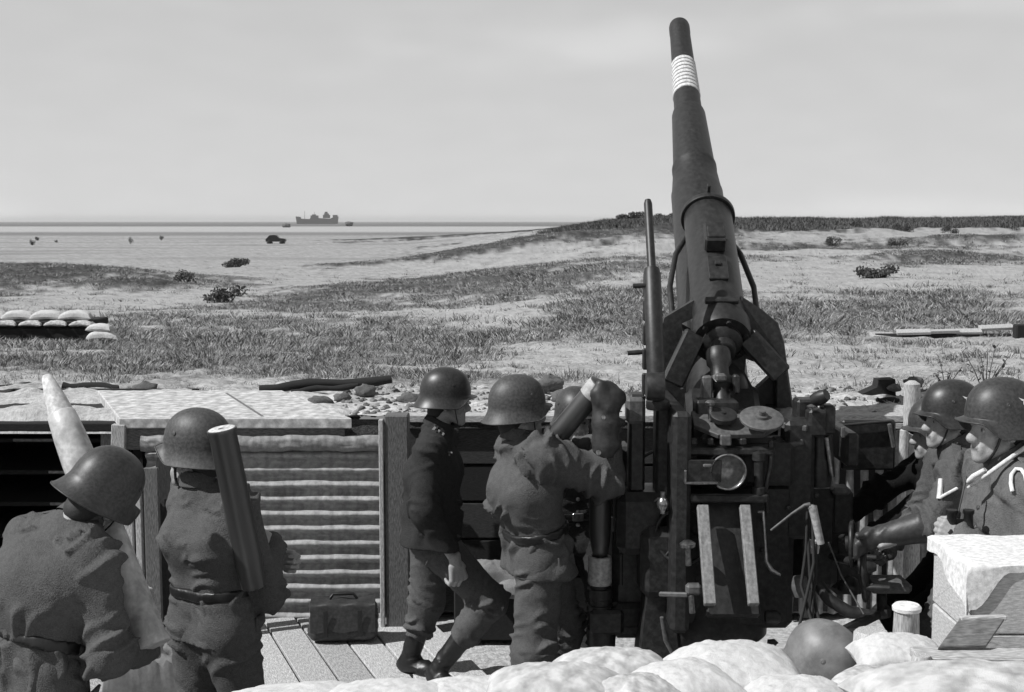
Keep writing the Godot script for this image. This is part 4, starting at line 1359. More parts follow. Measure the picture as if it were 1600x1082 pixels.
	put("grey_box", gg().box(Vector3(1.590, 1.105, -6.250), Vector3(0.10, 0.21, 0.12), 0.012), M.gun_paint, gun)
	put("grey_box", gg().box(Vector3(1.579, 1.213, -6.230), Vector3(0.09, 0.035, 0.11), 0.012), M.gun_grey, gun)
	put("right_body", gg().box(Vector3(1.469, 0.968, -6.400), Vector3(0.22, 0.50, 0.42), 0.04), M.gun_paint, gun)
	put("right_body", gg().box(Vector3(1.663, 0.793, -6.450), Vector3(0.20, 0.26, 0.3), 0.04), M.gun_paint, gun)
	put("right_post", gg().box(Vector3(1.317, 0.833, -6.300), Vector3(0.09, 0.32, 0.2), 0.02), M.gun_paint, gun)
	var ch := gg()
	ch.tube([Vector3(1.140, 1.189, -5.850), Vector3(1.146, 1.048, -5.820), Vector3(1.149, 0.971, -5.800), Vector3(1.169, 0.935, -5.780), Vector3(1.205, 0.920, -5.760)], [0.007, 0.007, 0.009, 0.012, 0.006], 8)
	put("guide_rail", ch, M.steel, gun)
	put("rail_tip", gg().bar(Vector3(1.114, 1.189, -5.850), Vector3(1.143, 1.189, -5.850), 0.012, 0.012, Vector3.UP, 0.003), M.steel, gun)
	# cable end: pale sleeve, thin rod, insulator and hanging leads
	put("pale_sleeve", gg().tube([Vector3(1.293, 1.263, -5.620), Vector3(1.310, 1.260, -5.620), Vector3(1.325, 1.198, -5.620), Vector3(1.349, 1.098, -5.620)], [0.012, 0.02, 0.018, 0.017], 12), M.shell_pale, gun)
	put("thin_rod", gg().tube([Vector3(1.138, 1.148, -5.660), Vector3(1.225, 1.227, -5.640), Vector3(1.276, 1.269, -5.620), Vector3(1.298, 1.271, -5.620)], [0.005, 0.006, 0.008, 0.012], 8), M.gun_grey, gun)
	put("insulator", gg().turned(Vector3(1.326, 1.048, -5.660), Vector3(1.330, 1.111, -5.660), [Vector2(0, 0), Vector2(0.024, 0), Vector2(0.026, 0.03), Vector2(0.018, 0.045), Vector2(0.02, 0.055), Vector2(0, 0.062)], 16), M.white_paint, gun)
	for w in [[Vector3(1.297, 1.231, -5.660), Vector3(1.290, 1.065, -5.640), Vector3(1.262, 0.918, -5.600), Vector3(1.287, 0.792, -5.500), Vector3(1.315, 0.712, -5.400)], [Vector3(1.316, 1.193, -5.640), Vector3(1.316, 1.018, -5.600), Vector3(1.279, 0.904, -5.550), Vector3(1.238, 0.778, -5.500), Vector3(1.191, 0.684, -5.400)], [Vector3(1.327, 1.098, -5.620), Vector3(1.323, 0.961, -5.600), Vector3(1.302, 0.862, -5.550), Vector3(1.283, 0.735, -5.500), Vector3(1.251, 0.629, -5.400)], [Vector3(1.299, 1.146, -5.660), Vector3(1.300, 0.961, -5.600), Vector3(1.320, 0.819, -5.550), Vector3(1.337, 0.723, -5.450)]]:
		put("hanging_lead", gg().tube(w, 0.0075, 7), M.rubber, gun)
	put("long_thin_rod", gg().tube([Vector3(1.403, 1.084, -5.700), Vector3(1.463, 0.934, -5.700), Vector3(1.539, 0.789, -5.600)], 0.004, 6), M.gun_grey, gun)
	put("bell_fitting", gg().turned(Vector3(1.325, 0.773, -5.900), Vector3(1.323, 0.894, -5.900), [Vector2(0, 0), Vector2(0.035, 0.01), Vector2(0.045, 0.05), Vector2(0.03, 0.10), Vector2(0, 0.11)], 18), M.gun_grey, gun)
	put("bell_fitting", gg().turned(Vector3(1.595, 0.746, -6.100), Vector3(1.611, 0.808, -6.100), [Vector2(0, 0), Vector2(0.05, 0), Vector2(0.055, 0.03), Vector2(0.03, 0.07), Vector2(0, 0.08)], 18), M.gun_paint, gun)
	# layer's seat, curved arm and wheel
	put("seat_arm", gg().tube([Vector3(1.436, 0.805, -6.000), Vector3(1.473, 0.750, -5.950), Vector3(1.553, 0.704, -5.920), Vector3(1.651, 0.692, -5.900), Vector3(1.725, 0.704, -5.900)], [0.03, 0.03, 0.03, 0.026, 0.026], 12), M.gun_paint, gun)
	put("layer_seat", gg().box(Vector3(1.739, 0.825, -5.950), Vector3(0.19, 0.05, 0.17), 0.014), M.gun_grey, gun)
	put("seat_post", gg().turned(Vector3(1.711, 0.667, -5.920), Vector3(1.715, 0.804, -5.950), [Vector2(0, 0), Vector2(0.04, 0.01), Vector2(0.045, 0.05), Vector2(0.025, 0.07), Vector2(0.022, 0.16), Vector2(0, 0.16)], 16), M.gun_paint, gun)
	put("seat_strut", gg().bar(Vector3(1.686, 0.698, -5.900), Vector3(1.409, 0.735, -5.500), 0.04, 0.04, Vector3.UP, 0.008), M.gun_paint, gun)
	put("seat_strut", gg().bar(Vector3(1.420, 0.730, -5.500), Vector3(1.500, 0.730, -5.500), 0.04, 0.06, Vector3.UP, 0.008), M.gun_paint, gun)
	wheel("laying_wheel", Vector3(1.600, 0.945, -5.820), Vector3(0.95, 0.05, 0.3).normalized(), 0.15, 0.014, 4, M.gun_paint, gun, true)
	wheel("laying_wheel", Vector3(1.574, 1.016, -5.950), Vector3(0.95, 0.05, 0.3).normalized(), 0.10, 0.012, 4, M.gun_paint, gun, true)
	put("wheel_shaft", gg().tube([Vector3(1.518, 0.917, -6.100), Vector3(1.611, 0.948, -5.820)], 0.02, 10), M.gun_paint, gun)
	# fuze setter column at the left with its cup
	var fx := Vector3(0.431, 0.495, -6.150)
	var cup := put("setter_column", gg().turned(Vector3(fx.x, 0, fx.z), Vector3(fx.x, 1, fx.z), [Vector2(0, 0), Vector2(0.17, 0), Vector2(0.17, 0.04), Vector2(0.07, 0.07), Vector2(0.06, 0.3), Vector2(0.07, 0.55), Vector2(0, 0.56)], 24), M.gun_paint, gun)
	put("setter_base", gg().box(Vector3(fx.x + 0.02, 0.60, fx.z), Vector3(0.16, 0.12, 0.16), 0.015), M.gun_paint, cup)
	put("setter_rings", gg().turned(Vector3(fx.x - 0.01, 0.64, fx.z), Vector3(fx.x - 0.01, 1.64, fx.z), [Vector2(0, 0), Vector2(0.062, 0), Vector2(0.064, 0.03), Vector2(0.056, 0.034), Vector2(0.056, 0.06), Vector2(0.062, 0.064), Vector2(0.062, 0.11), Vector2(0.05, 0.115), Vector2(0.05, 0.13)], 28), M.gun_paint, cup)
	put("white_sleeve", gg().turned(Vector3(fx.x - 0.01, 0.77, fx.z), Vector3(fx.x - 0.01, 1.77, fx.z), [Vector2(0, 0), Vector2(0.055, 0), Vector2(0.057, 0.01), Vector2(0.057, 0.125), Vector2(0.052, 0.135), Vector2(0.04, 0.136)], 30), M.shell_pale, cup)
	put("setter_arm", gg().box(Vector3(fx.x + 0.09, 0.84, fx.z - 0.02), Vector3(0.02, 0.16, 0.05), 0.005), M.gun_paint, cup)
	put("setter_bridge", gg().bar(Vector3(fx.x + 0.05, 0.62, fx.z), Vector3(fx.x + 0.45, 0.62, fx.z - 0.1), 0.12, 0.12, Vector3.UP, 0.02), M.gun_paint, cup)
	put("setter_cylinder", gg().turned(Vector3(fx.x - 0.01, 1.32, fx.z), Vector3(fx.x - 0.01, 0.32, fx.z), [Vector2(0, 0), Vector2(0.052, 0), Vector2(0.053, 0.01), Vector2(0.053, 0.26), Vector2(0.048, 0.34), Vector2(0.036, 0.405), Vector2(0.022, 0.42)], 32), M.shell_case, cup)
	put("setter_lever", gg().tube([Vector3(0.519, 1.332, -6.100), Vector3(0.483, 1.255, -6.100), Vector3(0.462, 1.209, -6.100)], [0.006, 0.009, 0.007], 8), M.gun_grey, cup)
	for p in [[970, 790], [976, 800], [966, 812]]:
		put("setter_knob", gg().turned(Vector3(0.508, 1.133, -6.100) + Vector3((p[0] - 968) * 0.003, (800 - p[1]) * 0.003, 0), Vector3(0.508, 1.133, -6.100) + Vector3((p[0] - 968) * 0.003, (800 - p[1]) * 0.003, 0.1), [Vector2(0, 0), Vector2(0.014, 0), Vector2(0.014, 0.02), Vector2(0, 0.03)], 12), M.steel, cup)
	put("left_works", gg().box(Vector3(0.581, 0.769, -6.300), Vector3(0.2, 0.55, 0.3), 0.03), M.gun_paint, gun)
	put("left_works", gg().box(Vector3(0.528, 1.236, -6.350), Vector3(0.10, 0.36, 0.2), 0.02), M.gun_paint, gun)

# ------------------------------------------------------------------ smooth bodies
class Body:
	# tapered capsules joined by a smooth minimum, cut by planes, meshed as surface nets
	var a := PackedVector3Array()
	var ab := PackedVector3Array()
	var l2 := PackedFloat32Array()
	var ra := PackedFloat32Array()
	var rb := PackedFloat32Array()
	var fold := PackedFloat32Array()
	var lengthwise := PackedFloat32Array()
	var cut_p := PackedVector3Array()
	var cut_n := PackedVector3Array()
	var carve_p := PackedVector3Array()
	var carve_r := PackedFloat32Array()
	var k := 0.03
	var cell := 0.013

	func bone(p: Vector3, q: Vector3, r1: float, r2: float, folds := 0.0, along := 0.0) -> void:
		a.append(p)
		ab.append(q - p)
		l2.append(maxf((q - p).length_squared(), 1e-9))
		ra.append(r1)
		rb.append(r2)
		fold.append(folds)
		lengthwise.append(along)

	func ball(p: Vector3, r: float) -> void:
		bone(p, p, r, r)

	func cut(p: Vector3, n: Vector3) -> void:
		cut_p.append(p)
		cut_n.append(n.normalized())

	func field(p: Vector3, list: PackedInt32Array) -> float:
		var d := 1e3
		for i in list:
			var pa := p - a[i]
			var t := clampf(pa.dot(ab[i]) / l2[i], 0.0, 1.0)
			var e := (pa - ab[i] * t).length() - lerpf(ra[i], rb[i], t)
			var h := k - absf(d - e)
			d = minf(d, e)
			if h > 0.0:
				d -= h * h * 0.25 / k
		for i in carve_r.size():
			var e := carve_r[i] - p.distance_to(carve_p[i])
			var h := 0.012 - absf(d - e)
			d = maxf(d, e)
			if h > 0.0:
				d += h * h * 0.25 / 0.012
		for i in cut_p.size():
			d = maxf(d, (p - cut_p[i]).dot(cut_n[i]))
		return d

	# returns [points, normals, indices]
	func net(fold_seed := 0) -> Array:
		var lo := Vector3(1e3, 1e3, 1e3)
		var hi := -lo
		for i in a.size():
			for e in 2:
				var p := a[i] + ab[i] * e
				var r := (ra[i] if e == 0 else rb[i]) + 0.02
				lo = lo.min(p - Vector3(r, r, r))
				hi = hi.max(p + Vector3(r, r, r))
		var B := 5
		var bx := int(ceil((hi.x - lo.x) / cell / B)) + 1
		var by := int(ceil((hi.y - lo.y) / cell / B)) + 1
		var bz := int(ceil((hi.z - lo.z) / cell / B)) + 1
		var nx := bx * B + 1
		var ny := by * B + 1
		var nz := bz * B + 1
		var val := PackedFloat32Array()
		val.resize(nx * ny * nz)
		val.fill(9.0)
		var vid := PackedInt32Array()
		vid.resize(nx * ny * nz)
		vid.fill(-1)
		var half := B * cell * 0.5
		var reach := half * 1.7321
		var active := []
		for kz in bz:
			for ky in by:
				for kx in bx:
					var c := lo + Vector3(kx * B * cell + half, ky * B * cell + half, kz * B * cell + half)
					var list := PackedInt32Array()
					var nearest := 1e3
					var ds := PackedFloat32Array()
					for i in a.size():
						var pa := c - a[i]
						var t := clampf(pa.dot(ab[i]) / l2[i], 0.0, 1.0)
						var e := (pa - ab[i] * t).length() - lerpf(ra[i], rb[i], t)
						ds.append(e)
						nearest = minf(nearest, e)
					if nearest > reach + k * 0.5:
						continue
					for i in a.size():
						if ds[i] < nearest + 2.0 * reach + k:
							list.append(i)
					if cut_p.is_empty() and carve_r.is_empty() and nearest < -reach - k:
						continue
					var full := field(c, list)
					if absf(full) > reach + k * 0.8:
						continue
					active.append([kx, ky, kz])
					for z in B + 1:
						for y in B + 1:
							var at := ((kz * B + z) * ny + ky * B + y) * nx + kx * B
							for x in B + 1:
								if val[at + x] == 9.0:
									val[at + x] = field(lo + Vector3(kx * B + x, ky * B + y, kz * B + z) * cell, list)
		var pts := PackedVector3Array()
		var sy := nx
		var sz := nx * ny
		for q in active:
			for z in range(q[2] * B, q[2] * B + B):
				for y in range(q[1] * B, q[1] * B + B):
					for x in range(q[0] * B, q[0] * B + B):
						var o: int = (z * ny + y) * nx + x
						var v0 := val[o]
						var v1 := val[o + 1]
						var v2 := val[o + sy]
						var v3 := val[o + sy + 1]
						var v4 := val[o + sz]
						var v5 := val[o + sz + 1]
						var v6 := val[o + sz + sy]
						var v7 := val[o + sz + sy + 1]
						var neg := int(v0 < 0.0) + int(v1 < 0.0) + int(v2 < 0.0) + int(v3 < 0.0) + int(v4 < 0.0) + int(v5 < 0.0) + int(v6 < 0.0) + int(v7 < 0.0)
						if neg == 0 or neg == 8:
							continue
						var s := Vector3.ZERO
						var n := 0
						if (v0 < 0.0) != (v1 < 0.0):
							s += Vector3(v0 / (v0 - v1), 0, 0)
							n += 1
						if (v2 < 0.0) != (v3 < 0.0):
							s += Vector3(v2 / (v2 - v3), 1, 0)
							n += 1
						if (v4 < 0.0) != (v5 < 0.0):
							s += Vector3(v4 / (v4 - v5), 0, 1)
							n += 1
						if (v6 < 0.0) != (v7 < 0.0):
							s += Vector3(v6 / (v6 - v7), 1, 1)
							n += 1
						if (v0 < 0.0) != (v2 < 0.0):
							s += Vector3(0, v0 / (v0 - v2), 0)
							n += 1
						if (v1 < 0.0) != (v3 < 0.0):
							s += Vector3(1, v1 / (v1 - v3), 0)
							n += 1
						if (v4 < 0.0) != (v6 < 0.0):
							s += Vector3(0, v4 / (v4 - v6), 1)
							n += 1
						if (v5 < 0.0) != (v7 < 0.0):
							s += Vector3(1, v5 / (v5 - v7), 1)
							n += 1
						if (v0 < 0.0) != (v4 < 0.0):
							s += Vector3(0, 0, v0 / (v0 - v4))
							n += 1
						if (v1 < 0.0) != (v5 < 0.0):
							s += Vector3(1, 0, v1 / (v1 - v5))
							n += 1
						if (v2 < 0.0) != (v6 < 0.0):
							s += Vector3(0, 1, v2 / (v2 - v6))
							n += 1
						if (v3 < 0.0) != (v7 < 0.0):
							s += Vector3(1, 1, v3 / (v3 - v7))
							n += 1
						vid[o] = pts.size()
						pts.append(lo + (Vector3(x, y, z) + s / n) * cell)
		var idx := PackedInt32Array()
		for q in active:
			for z in range(maxi(q[2] * B, 1), q[2] * B + B):
				for y in range(maxi(q[1] * B, 1), q[1] * B + B):
					for x in range(maxi(q[0] * B, 1), q[0] * B + B):
						var o: int = (z * ny + y) * nx + x
						var v0 := val[o]
						if v0 == 9.0:
							continue
						if vid[o] < 0 and vid[o - 1] < 0 and vid[o - sy] < 0:
							continue
						for ax in 3:
							var st: int = [1, sy, sz][ax]
							var u: int = [sy, sz, 1][ax]
							var w: int = [sz, 1, sy][ax]
							var v1 := val[o + st]
							if v1 == 9.0 or (v0 < 0.0) == (v1 < 0.0):
								continue
							var i0 := vid[o]
							var i1 := vid[o - u]
							var i2 := vid[o - u - w]
							var i3 := vid[o - w]
							if i0 < 0 or i1 < 0 or i2 < 0 or i3 < 0:
								continue
							if v0 < 0.0:
								idx.append_array([i0, i2, i1, i0, i3, i2])
							else:
								idx.append_array([i0, i1, i2, i0, i2, i3])
		var nrm := normals(pts, idx)
		if fold_seed > 0:
			var nz1 := FastNoiseLite.new()
			nz1.seed = fold_seed
			nz1.frequency = 1.0
			nz1.fractal_octaves = 1
			for i in pts.size():
				var p := pts[i]
				var best := 1e3
				var bi := 0
				for b in a.size():
					if fold[b] <= 0.0:
						continue
					var pa := p - a[b]
					var t := clampf(pa.dot(ab[b]) / l2[b], 0.0, 1.0)
					var e := (pa - ab[b] * t).length() - lerpf(ra[b], rb[b], t)
					if e < best:
						best = e
						bi = b
				if best > 0.06:
					continue
				# creases with clean crests: rings gathered at the joints, or long folds down a skirt
				var d := ab[bi] / sqrt(l2[bi])
				var along := (p - a[bi]).dot(d)
				var tt := clampf((p - a[bi]).dot(ab[bi]) / l2[bi], 0.0, 1.0)
				var ax := d.cross(Vector3(0.31, 0.2, 0.93)).normalized()
				var off := p - a[bi] - d * along
				var ang := atan2(off.dot(d.cross(ax)), off.dot(ax))
				var warp := nz1.get_noise_3dv(p * 5.0)
				var warp2 := nz1.get_noise_3dv(p * 8.0 + Vector3(9, 4, 2))
				var amp := clampf(0.55 + nz1.get_noise_3dv(p * 6.0 + Vector3(5, 3, 1)) * 1.5, 0.0, 1.2)
				var mask := 0.0
				var ph := 0.0
				if lengthwise[bi] > 0.7:
					ph = ang * 7.0 + warp * 2.6 + along * 3.0
					mask = 0.85 * exp(-pow(tt / 0.75, 2.0)) + 0.2
				elif lengthwise[bi] < 0.0:
					ph = (along + 0.035 * sin(ang + 0.7)) * 95.0 + warp * 5.0
					mask = exp(-pow((tt - 0.05) / 0.38, 2.0)) + 0.12
				else:
					ph = (along + 0.030 * sin(ang * 1.0 + float(bi))) * 100.0 + warp * 5.5 + sin(ang * 2.0 + float(bi)) * 0.8
					mask = maxf(exp(-pow((1.0 - tt) / 0.30, 2.0)), exp(-pow(tt / 0.26, 2.0))) * 0.95 + 0.12
				var crest := pow(0.5 + 0.5 * cos(ph), 2.2)
				for q in cut_p.size():
					mask *= smoothstep(0.0, 0.05, -(p - cut_p[q]).dot(cut_n[q]))
				pts[i] = p + nrm[i] * fold[bi] * (mask * amp * crest * 1.25 + warp2 * 0.25)
			nrm = normals(pts, idx)
		return [pts, nrm, idx]

	func normals(pts: PackedVector3Array, idx: PackedInt32Array) -> PackedVector3Array:
		var nrm := PackedVector3Array()
		nrm.resize(pts.size())
		for i in range(0, idx.size(), 3):
			var p := pts[idx[i]]
			var c := (pts[idx[i + 2]] - p).cross(pts[idx[i + 1]] - p)
			nrm[idx[i]] += c
			nrm[idx[i + 1]] += c
			nrm[idx[i + 2]] += c
		for i in nrm.size():
			nrm[i] = nrm[i].normalized()
		return nrm

func net_mesh(parts: Array) -> ArrayMesh:
	# parts: [net, transform, colours or null]; joined into one surface
	var v := PackedVector3Array()
	var n := PackedVector3Array()
	var c := PackedColorArray()
	var ix := PackedInt32Array()
	for p in parts:
		var base := v.size()
		var t: Transform3D = p[1]
		var flip := t.basis.determinant() < 0.0
		for i in p[0][0].size():
			v.append(t * p[0][0][i])
			n.append((t.basis * p[0][1][i]).normalized())
		if p.size() > 2 and p[2] is PackedColorArray:
			c.append_array(p[2])
		else:
			var col: Color = p[2] if p.size() > 2 else Color.WHITE
			for i in p[0][0].size():
				c.append(col)
		var src: PackedInt32Array = p[0][2]
		for i in range(0, src.size(), 3):
			if flip:
				ix.append_array([base + src[i], base + src[i + 2], base + src[i + 1]])
			else:
				ix.append_array([base + src[i], base + src[i + 1], base + src[i + 2]])
	var arr := []
	arr.resize(Mesh.ARRAY_MAX)
	arr[Mesh.ARRAY_VERTEX] = v
	arr[Mesh.ARRAY_NORMAL] = n
	arr[Mesh.ARRAY_COLOR] = c
	arr[Mesh.ARRAY_INDEX] = ix
	var m := ArrayMesh.new()
	m.add_surface_from_arrays(Mesh.PRIMITIVE_TRIANGLES, arr)
	return m

# ------------------------------------------------------------------ people
var head_net: Array
var head_cols: PackedColorArray
var hair_net: Array
var hand_relaxed: Array
var hand_grip: Array
var hand_half: Array

func make_shared_parts() -> void:
	# head: y up, face towards -z, origin between the ears
	var b := Body.new()
	b.k = 0.022
	b.cell = 0.0052
	b.ball(Vector3(0, 0.045, 0.022), 0.086)
	b.ball(Vector3(0, 0.05, -0.02), 0.078)
	b.bone(Vector3(0, 0.01, -0.04), Vector3(0, -0.06, -0.048), 0.056, 0.040)
	b.bone(Vector3(-0.045, -0.055, -0.01), Vector3(-0.012, -0.098, -0.075), 0.024, 0.018)
	b.bone(Vector3(0.045, -0.055, -0.01), Vector3(0.012, -0.098, -0.075), 0.024, 0.018)
	b.ball(Vector3(0, -0.100, -0.084), 0.017)
	b.ball(Vector3(-0.040, -0.02, -0.062), 0.026)
	b.ball(Vector3(0.040, -0.02, -0.062), 0.026)
	b.bone(Vector3(-0.042, 0.028, -0.078), Vector3(0.042, 0.028, -0.078), 0.014, 0.014)
	b.bone(Vector3(0, -0.06, 0.028), Vector3(0, -0.115, 0.033), 0.056, 0.055)
	b.carve_p = PackedVector3Array([Vector3(-0.032, 0.004, -0.105), Vector3(0.032, 0.004, -0.105)])
	b.carve_r = PackedFloat32Array([0.017, 0.017])
	b.k = 0.022
	b.bone(Vector3(0, 0.012, -0.095), Vector3(0, -0.028, -0.120), 0.009, 0.013)
	b.ball(Vector3(-0.011, -0.034, -0.108), 0.009)
	b.ball(Vector3(0.011, -0.034, -0.108), 0.009)
	b.bone(Vector3(-0.020, -0.061, -0.090), Vector3(0.020, -0.061, -0.090), 0.008, 0.008)
	b.bone(Vector3(-0.017, -0.076, -0.088), Vector3(0.017, -0.076, -0.088), 0.008, 0.008)
	for s in [-1.0, 1.0]:
		b.bone(Vector3(s * 0.082, 0.022, 0.016), Vector3(s * 0.077, -0.028, 0.006), 0.012, 0.009)
		b.bone(Vector3(s * 0.086, 0.024, 0.022), Vector3(s * 0.084, 0.0, 0.026), 0.007, 0.007)
	head_net = b.net()
	head_cols = PackedColorArray()
	for p in head_net[0]:
		var c := 1.0
		if absf(p.y + 0.068) < 0.009 and absf(p.x) < 0.024 and p.z < -0.088:
			c = 0.62
		if absf(p.y + 0.0685) < 0.003 and absf(p.x) < 0.022 and p.z < -0.086:
			c = 0.3
		if p.y > 0.026 and p.y < 0.038 and absf(absf(p.x) - 0.032) < 0.02 and p.z < -0.07:
			c = 0.25
		head_cols.append(Color(c, c, c))
	var h := Body.new()
	h.cell = 0.007
	h.k = 0.02
	h.ball(Vector3(0, 0.045, 0.022), 0.089)
	h.ball(Vector3(0, 0.05, -0.01), 0.080)
	h.bone(Vector3(0, -0.02, 0.04), Vector3(0, -0.05, 0.045), 0.064, 0.058)
	h.cut(Vector3(0, 0.0, -0.008), Vector3(0, -0.35, -1))
	h.cut(Vector3(0, -0.07, 0), Vector3(0, -1, -0.2))
	hair_net = h.net()
	hand_relaxed = hand([0.35, 0.45, 0.30], 0.5, 0.0)
	hand_half = hand([0.75, 0.75, 0.45], 0.7, 0.15)
	hand_grip = hand([1.05, 1.15, 0.8], 1.0, 0.5)

func hand(curl: Array, thumb: float, close: float) -> Array:
	# wrist at the origin, fingers along -y, palm facing -z, thumb on +x
	var b := Body.new()
	b.k = 0.010
	b.cell = 0.0042
	b.bone(Vector3(0, 0.03, 0), Vector3(0, -0.01, 0), 0.026, 0.024)
	for f in 4:
		var x := 0.030 - 0.020 * f
		b.bone(Vector3(x * 0.6, -0.015, 0), Vector3(x, -0.085 + 0.004 * absf(f - 1.2), 0.002), 0.015, 0.0115)
	b.bone(Vector3(0.0, -0.03, -0.004), Vector3(0, -0.07, -0.004), 0.017, 0.014)
	b.k = 0.007
	for f in 4:
		var x := 0.030 - 0.020 * f
		var ln: float = [0.043, 0.048, 0.045, 0.036][f]
		var p := Vector3(x, -0.085 + 0.004 * absf(f - 1.2), 0.002)
		var ang := 0.0
		var r := 0.0095
		for s in 3:
			ang += curl[s] * (1.0 + 0.08 * f)
			var d := Vector3((0.03 - 0.02 * f) * 0.25, -cos(ang), -sin(ang)).normalized()
			var q: Vector3 = p + d * ln * [1.0, 0.65, 0.5][s]
			b.bone(p, q, r, r - 0.001)
			p = q
			r -= 0.001
	var t0 := Vector3(0.022, -0.022, -0.006)
	var t1 := t0 + Vector3(0.026, -0.026, -0.016 - 0.02 * close)
	var t2 := t1 + Vector3(0.010 - 0.022 * close, -0.028, -0.010 - 0.016 * close)
	var t3 := t2 + Vector3(0.002 - 0.02 * close, -0.022, -0.006)
	b.bone(t0, t1, 0.016, 0.012)
	b.bone(t1, t2, 0.0115, 0.010)
	b.bone(t2, t3, 0.010, 0.008)
	return b.net()

func helmet_point(a: float, s: float, inset := 0.0) -> Vector3:
	# a: angle from the front; s 0..1 crown to the dome's foot, 1..2 the flared skirt
	var fx := sin(a)
	var fz := -cos(a)
	var lx := 0.112 - inset
	var lz := 0.138 - inset
	if s <= 1.0:
		var q := s * PI * 0.5
		var rr := pow(sin(q), 0.92)
		var yy := 0.142 * pow(maxf(cos(q), 0.0), 0.82) - inset
		return Vector3(fx * lx * rr, yy + 0.028, fz * lz * rr + 0.004)
	var u := s - 1.0
	var m := absf(wrapf(a, -PI, PI))
	var side := smoothstep(0.60, 1.15, m)
	var back := smoothstep(1.7, 2.7, m)
	var drop := lerpf(0.014, 0.066, side) + 0.004 * back
	var flare := lerpf(0.030, 0.020, side) + 0.016 * back
	var o := flare * pow(u, 1.7)
	return Vector3(fx * (lx + o), 0.028 - inset - drop * u, fz * (lz + o) + 0.004)

var last_tunic: Body
var helmet_outer: ArrayMesh
var helmet_rim: ArrayMesh
var helmet_mark: ArrayMesh
var helmet_lug: ArrayMesh

func make_helmet_meshes() -> void:
	var g := G.new()
	for k in 2:
		var rows := []
		for i in 27:
			var s := 0.001 + 2.0 * i / 26.0 - (0.0005 if i == 26 else 0.0)
			if i == 0:
				s = 0.002
			var line := []
			for j in 60:
				line.append(helmet_point(TAU * j / 60.0, minf(s, 2.0), 0.003 * k))
			rows.append(line)
		g.sheet(rows, true)
	helmet_outer = g.mesh()
	var rim := G.new()
	var path := []
	for j in 73:
		path.append(helmet_point(TAU * j / 72.0, 2.0))
	rim.tube(path, 0.0028, 6, false)
	helmet_rim = rim.mesh()
	# small pale bird-shaped mark on the side of the dome
	var mk := G.new()
	for poly in [[[-0.021, 0.010], [-0.004, 0.003], [-0.002, -0.004], [-0.010, -0.002]], [[0.021, 0.008], [0.004, 0.003], [0.002, -0.004], [0.010, -0.003]], [[-0.004, 0.003], [0.004, 0.003], [0.003, -0.006], [-0.004, -0.016], [-0.007, -0.014]]]:
		var pts := []
		for e in poly:
			pts.append(helmet_point(1.72 + e[0] / 0.125, 0.73 - e[1] / 0.2, -0.0018))
		var nn: Vector3 = (pts[1] - pts[0]).cross(pts[2] - pts[0]).normalized()
		if nn.x < 0.0:
			nn = -nn
		for k in range(1, pts.size() - 1):
			mk.tri(pts[0], pts[k], pts[k + 1], nn, nn, nn)
	helmet_mark = mk.mesh()
	var lug := G.new()
	for s in [-1.0, 1.0]:
		var p := helmet_point(s * 1.25, 0.80, 0.0)
		var nn := Vector3(p.x, 0.02, p.z).normalized()
		lug.turned(p - nn * 0.002, p + nn, [Vector2(0.009, 0), Vector2(0.009, 0.004), Vector2(0.003, 0.006), Vector2(0.0, 0.004)], 10)
	helmet_lug = lug.mesh()

func put_helmet(parent: Node3D, t: Transform3D, mark := false, paint := "helmet") -> MeshInstance3D:
	var o := put("helmet", helmet_outer, M[paint], parent)
	o.transform = t
	put("rim", helmet_rim, M[paint], o)
	put("vent", helmet_lug, M[paint], o)
	if mark:
		var e := put("bird_emblem", helmet_mark, M.white_cloth, o)
		e.scale = Vector3(-1, 1, 1)
	return o

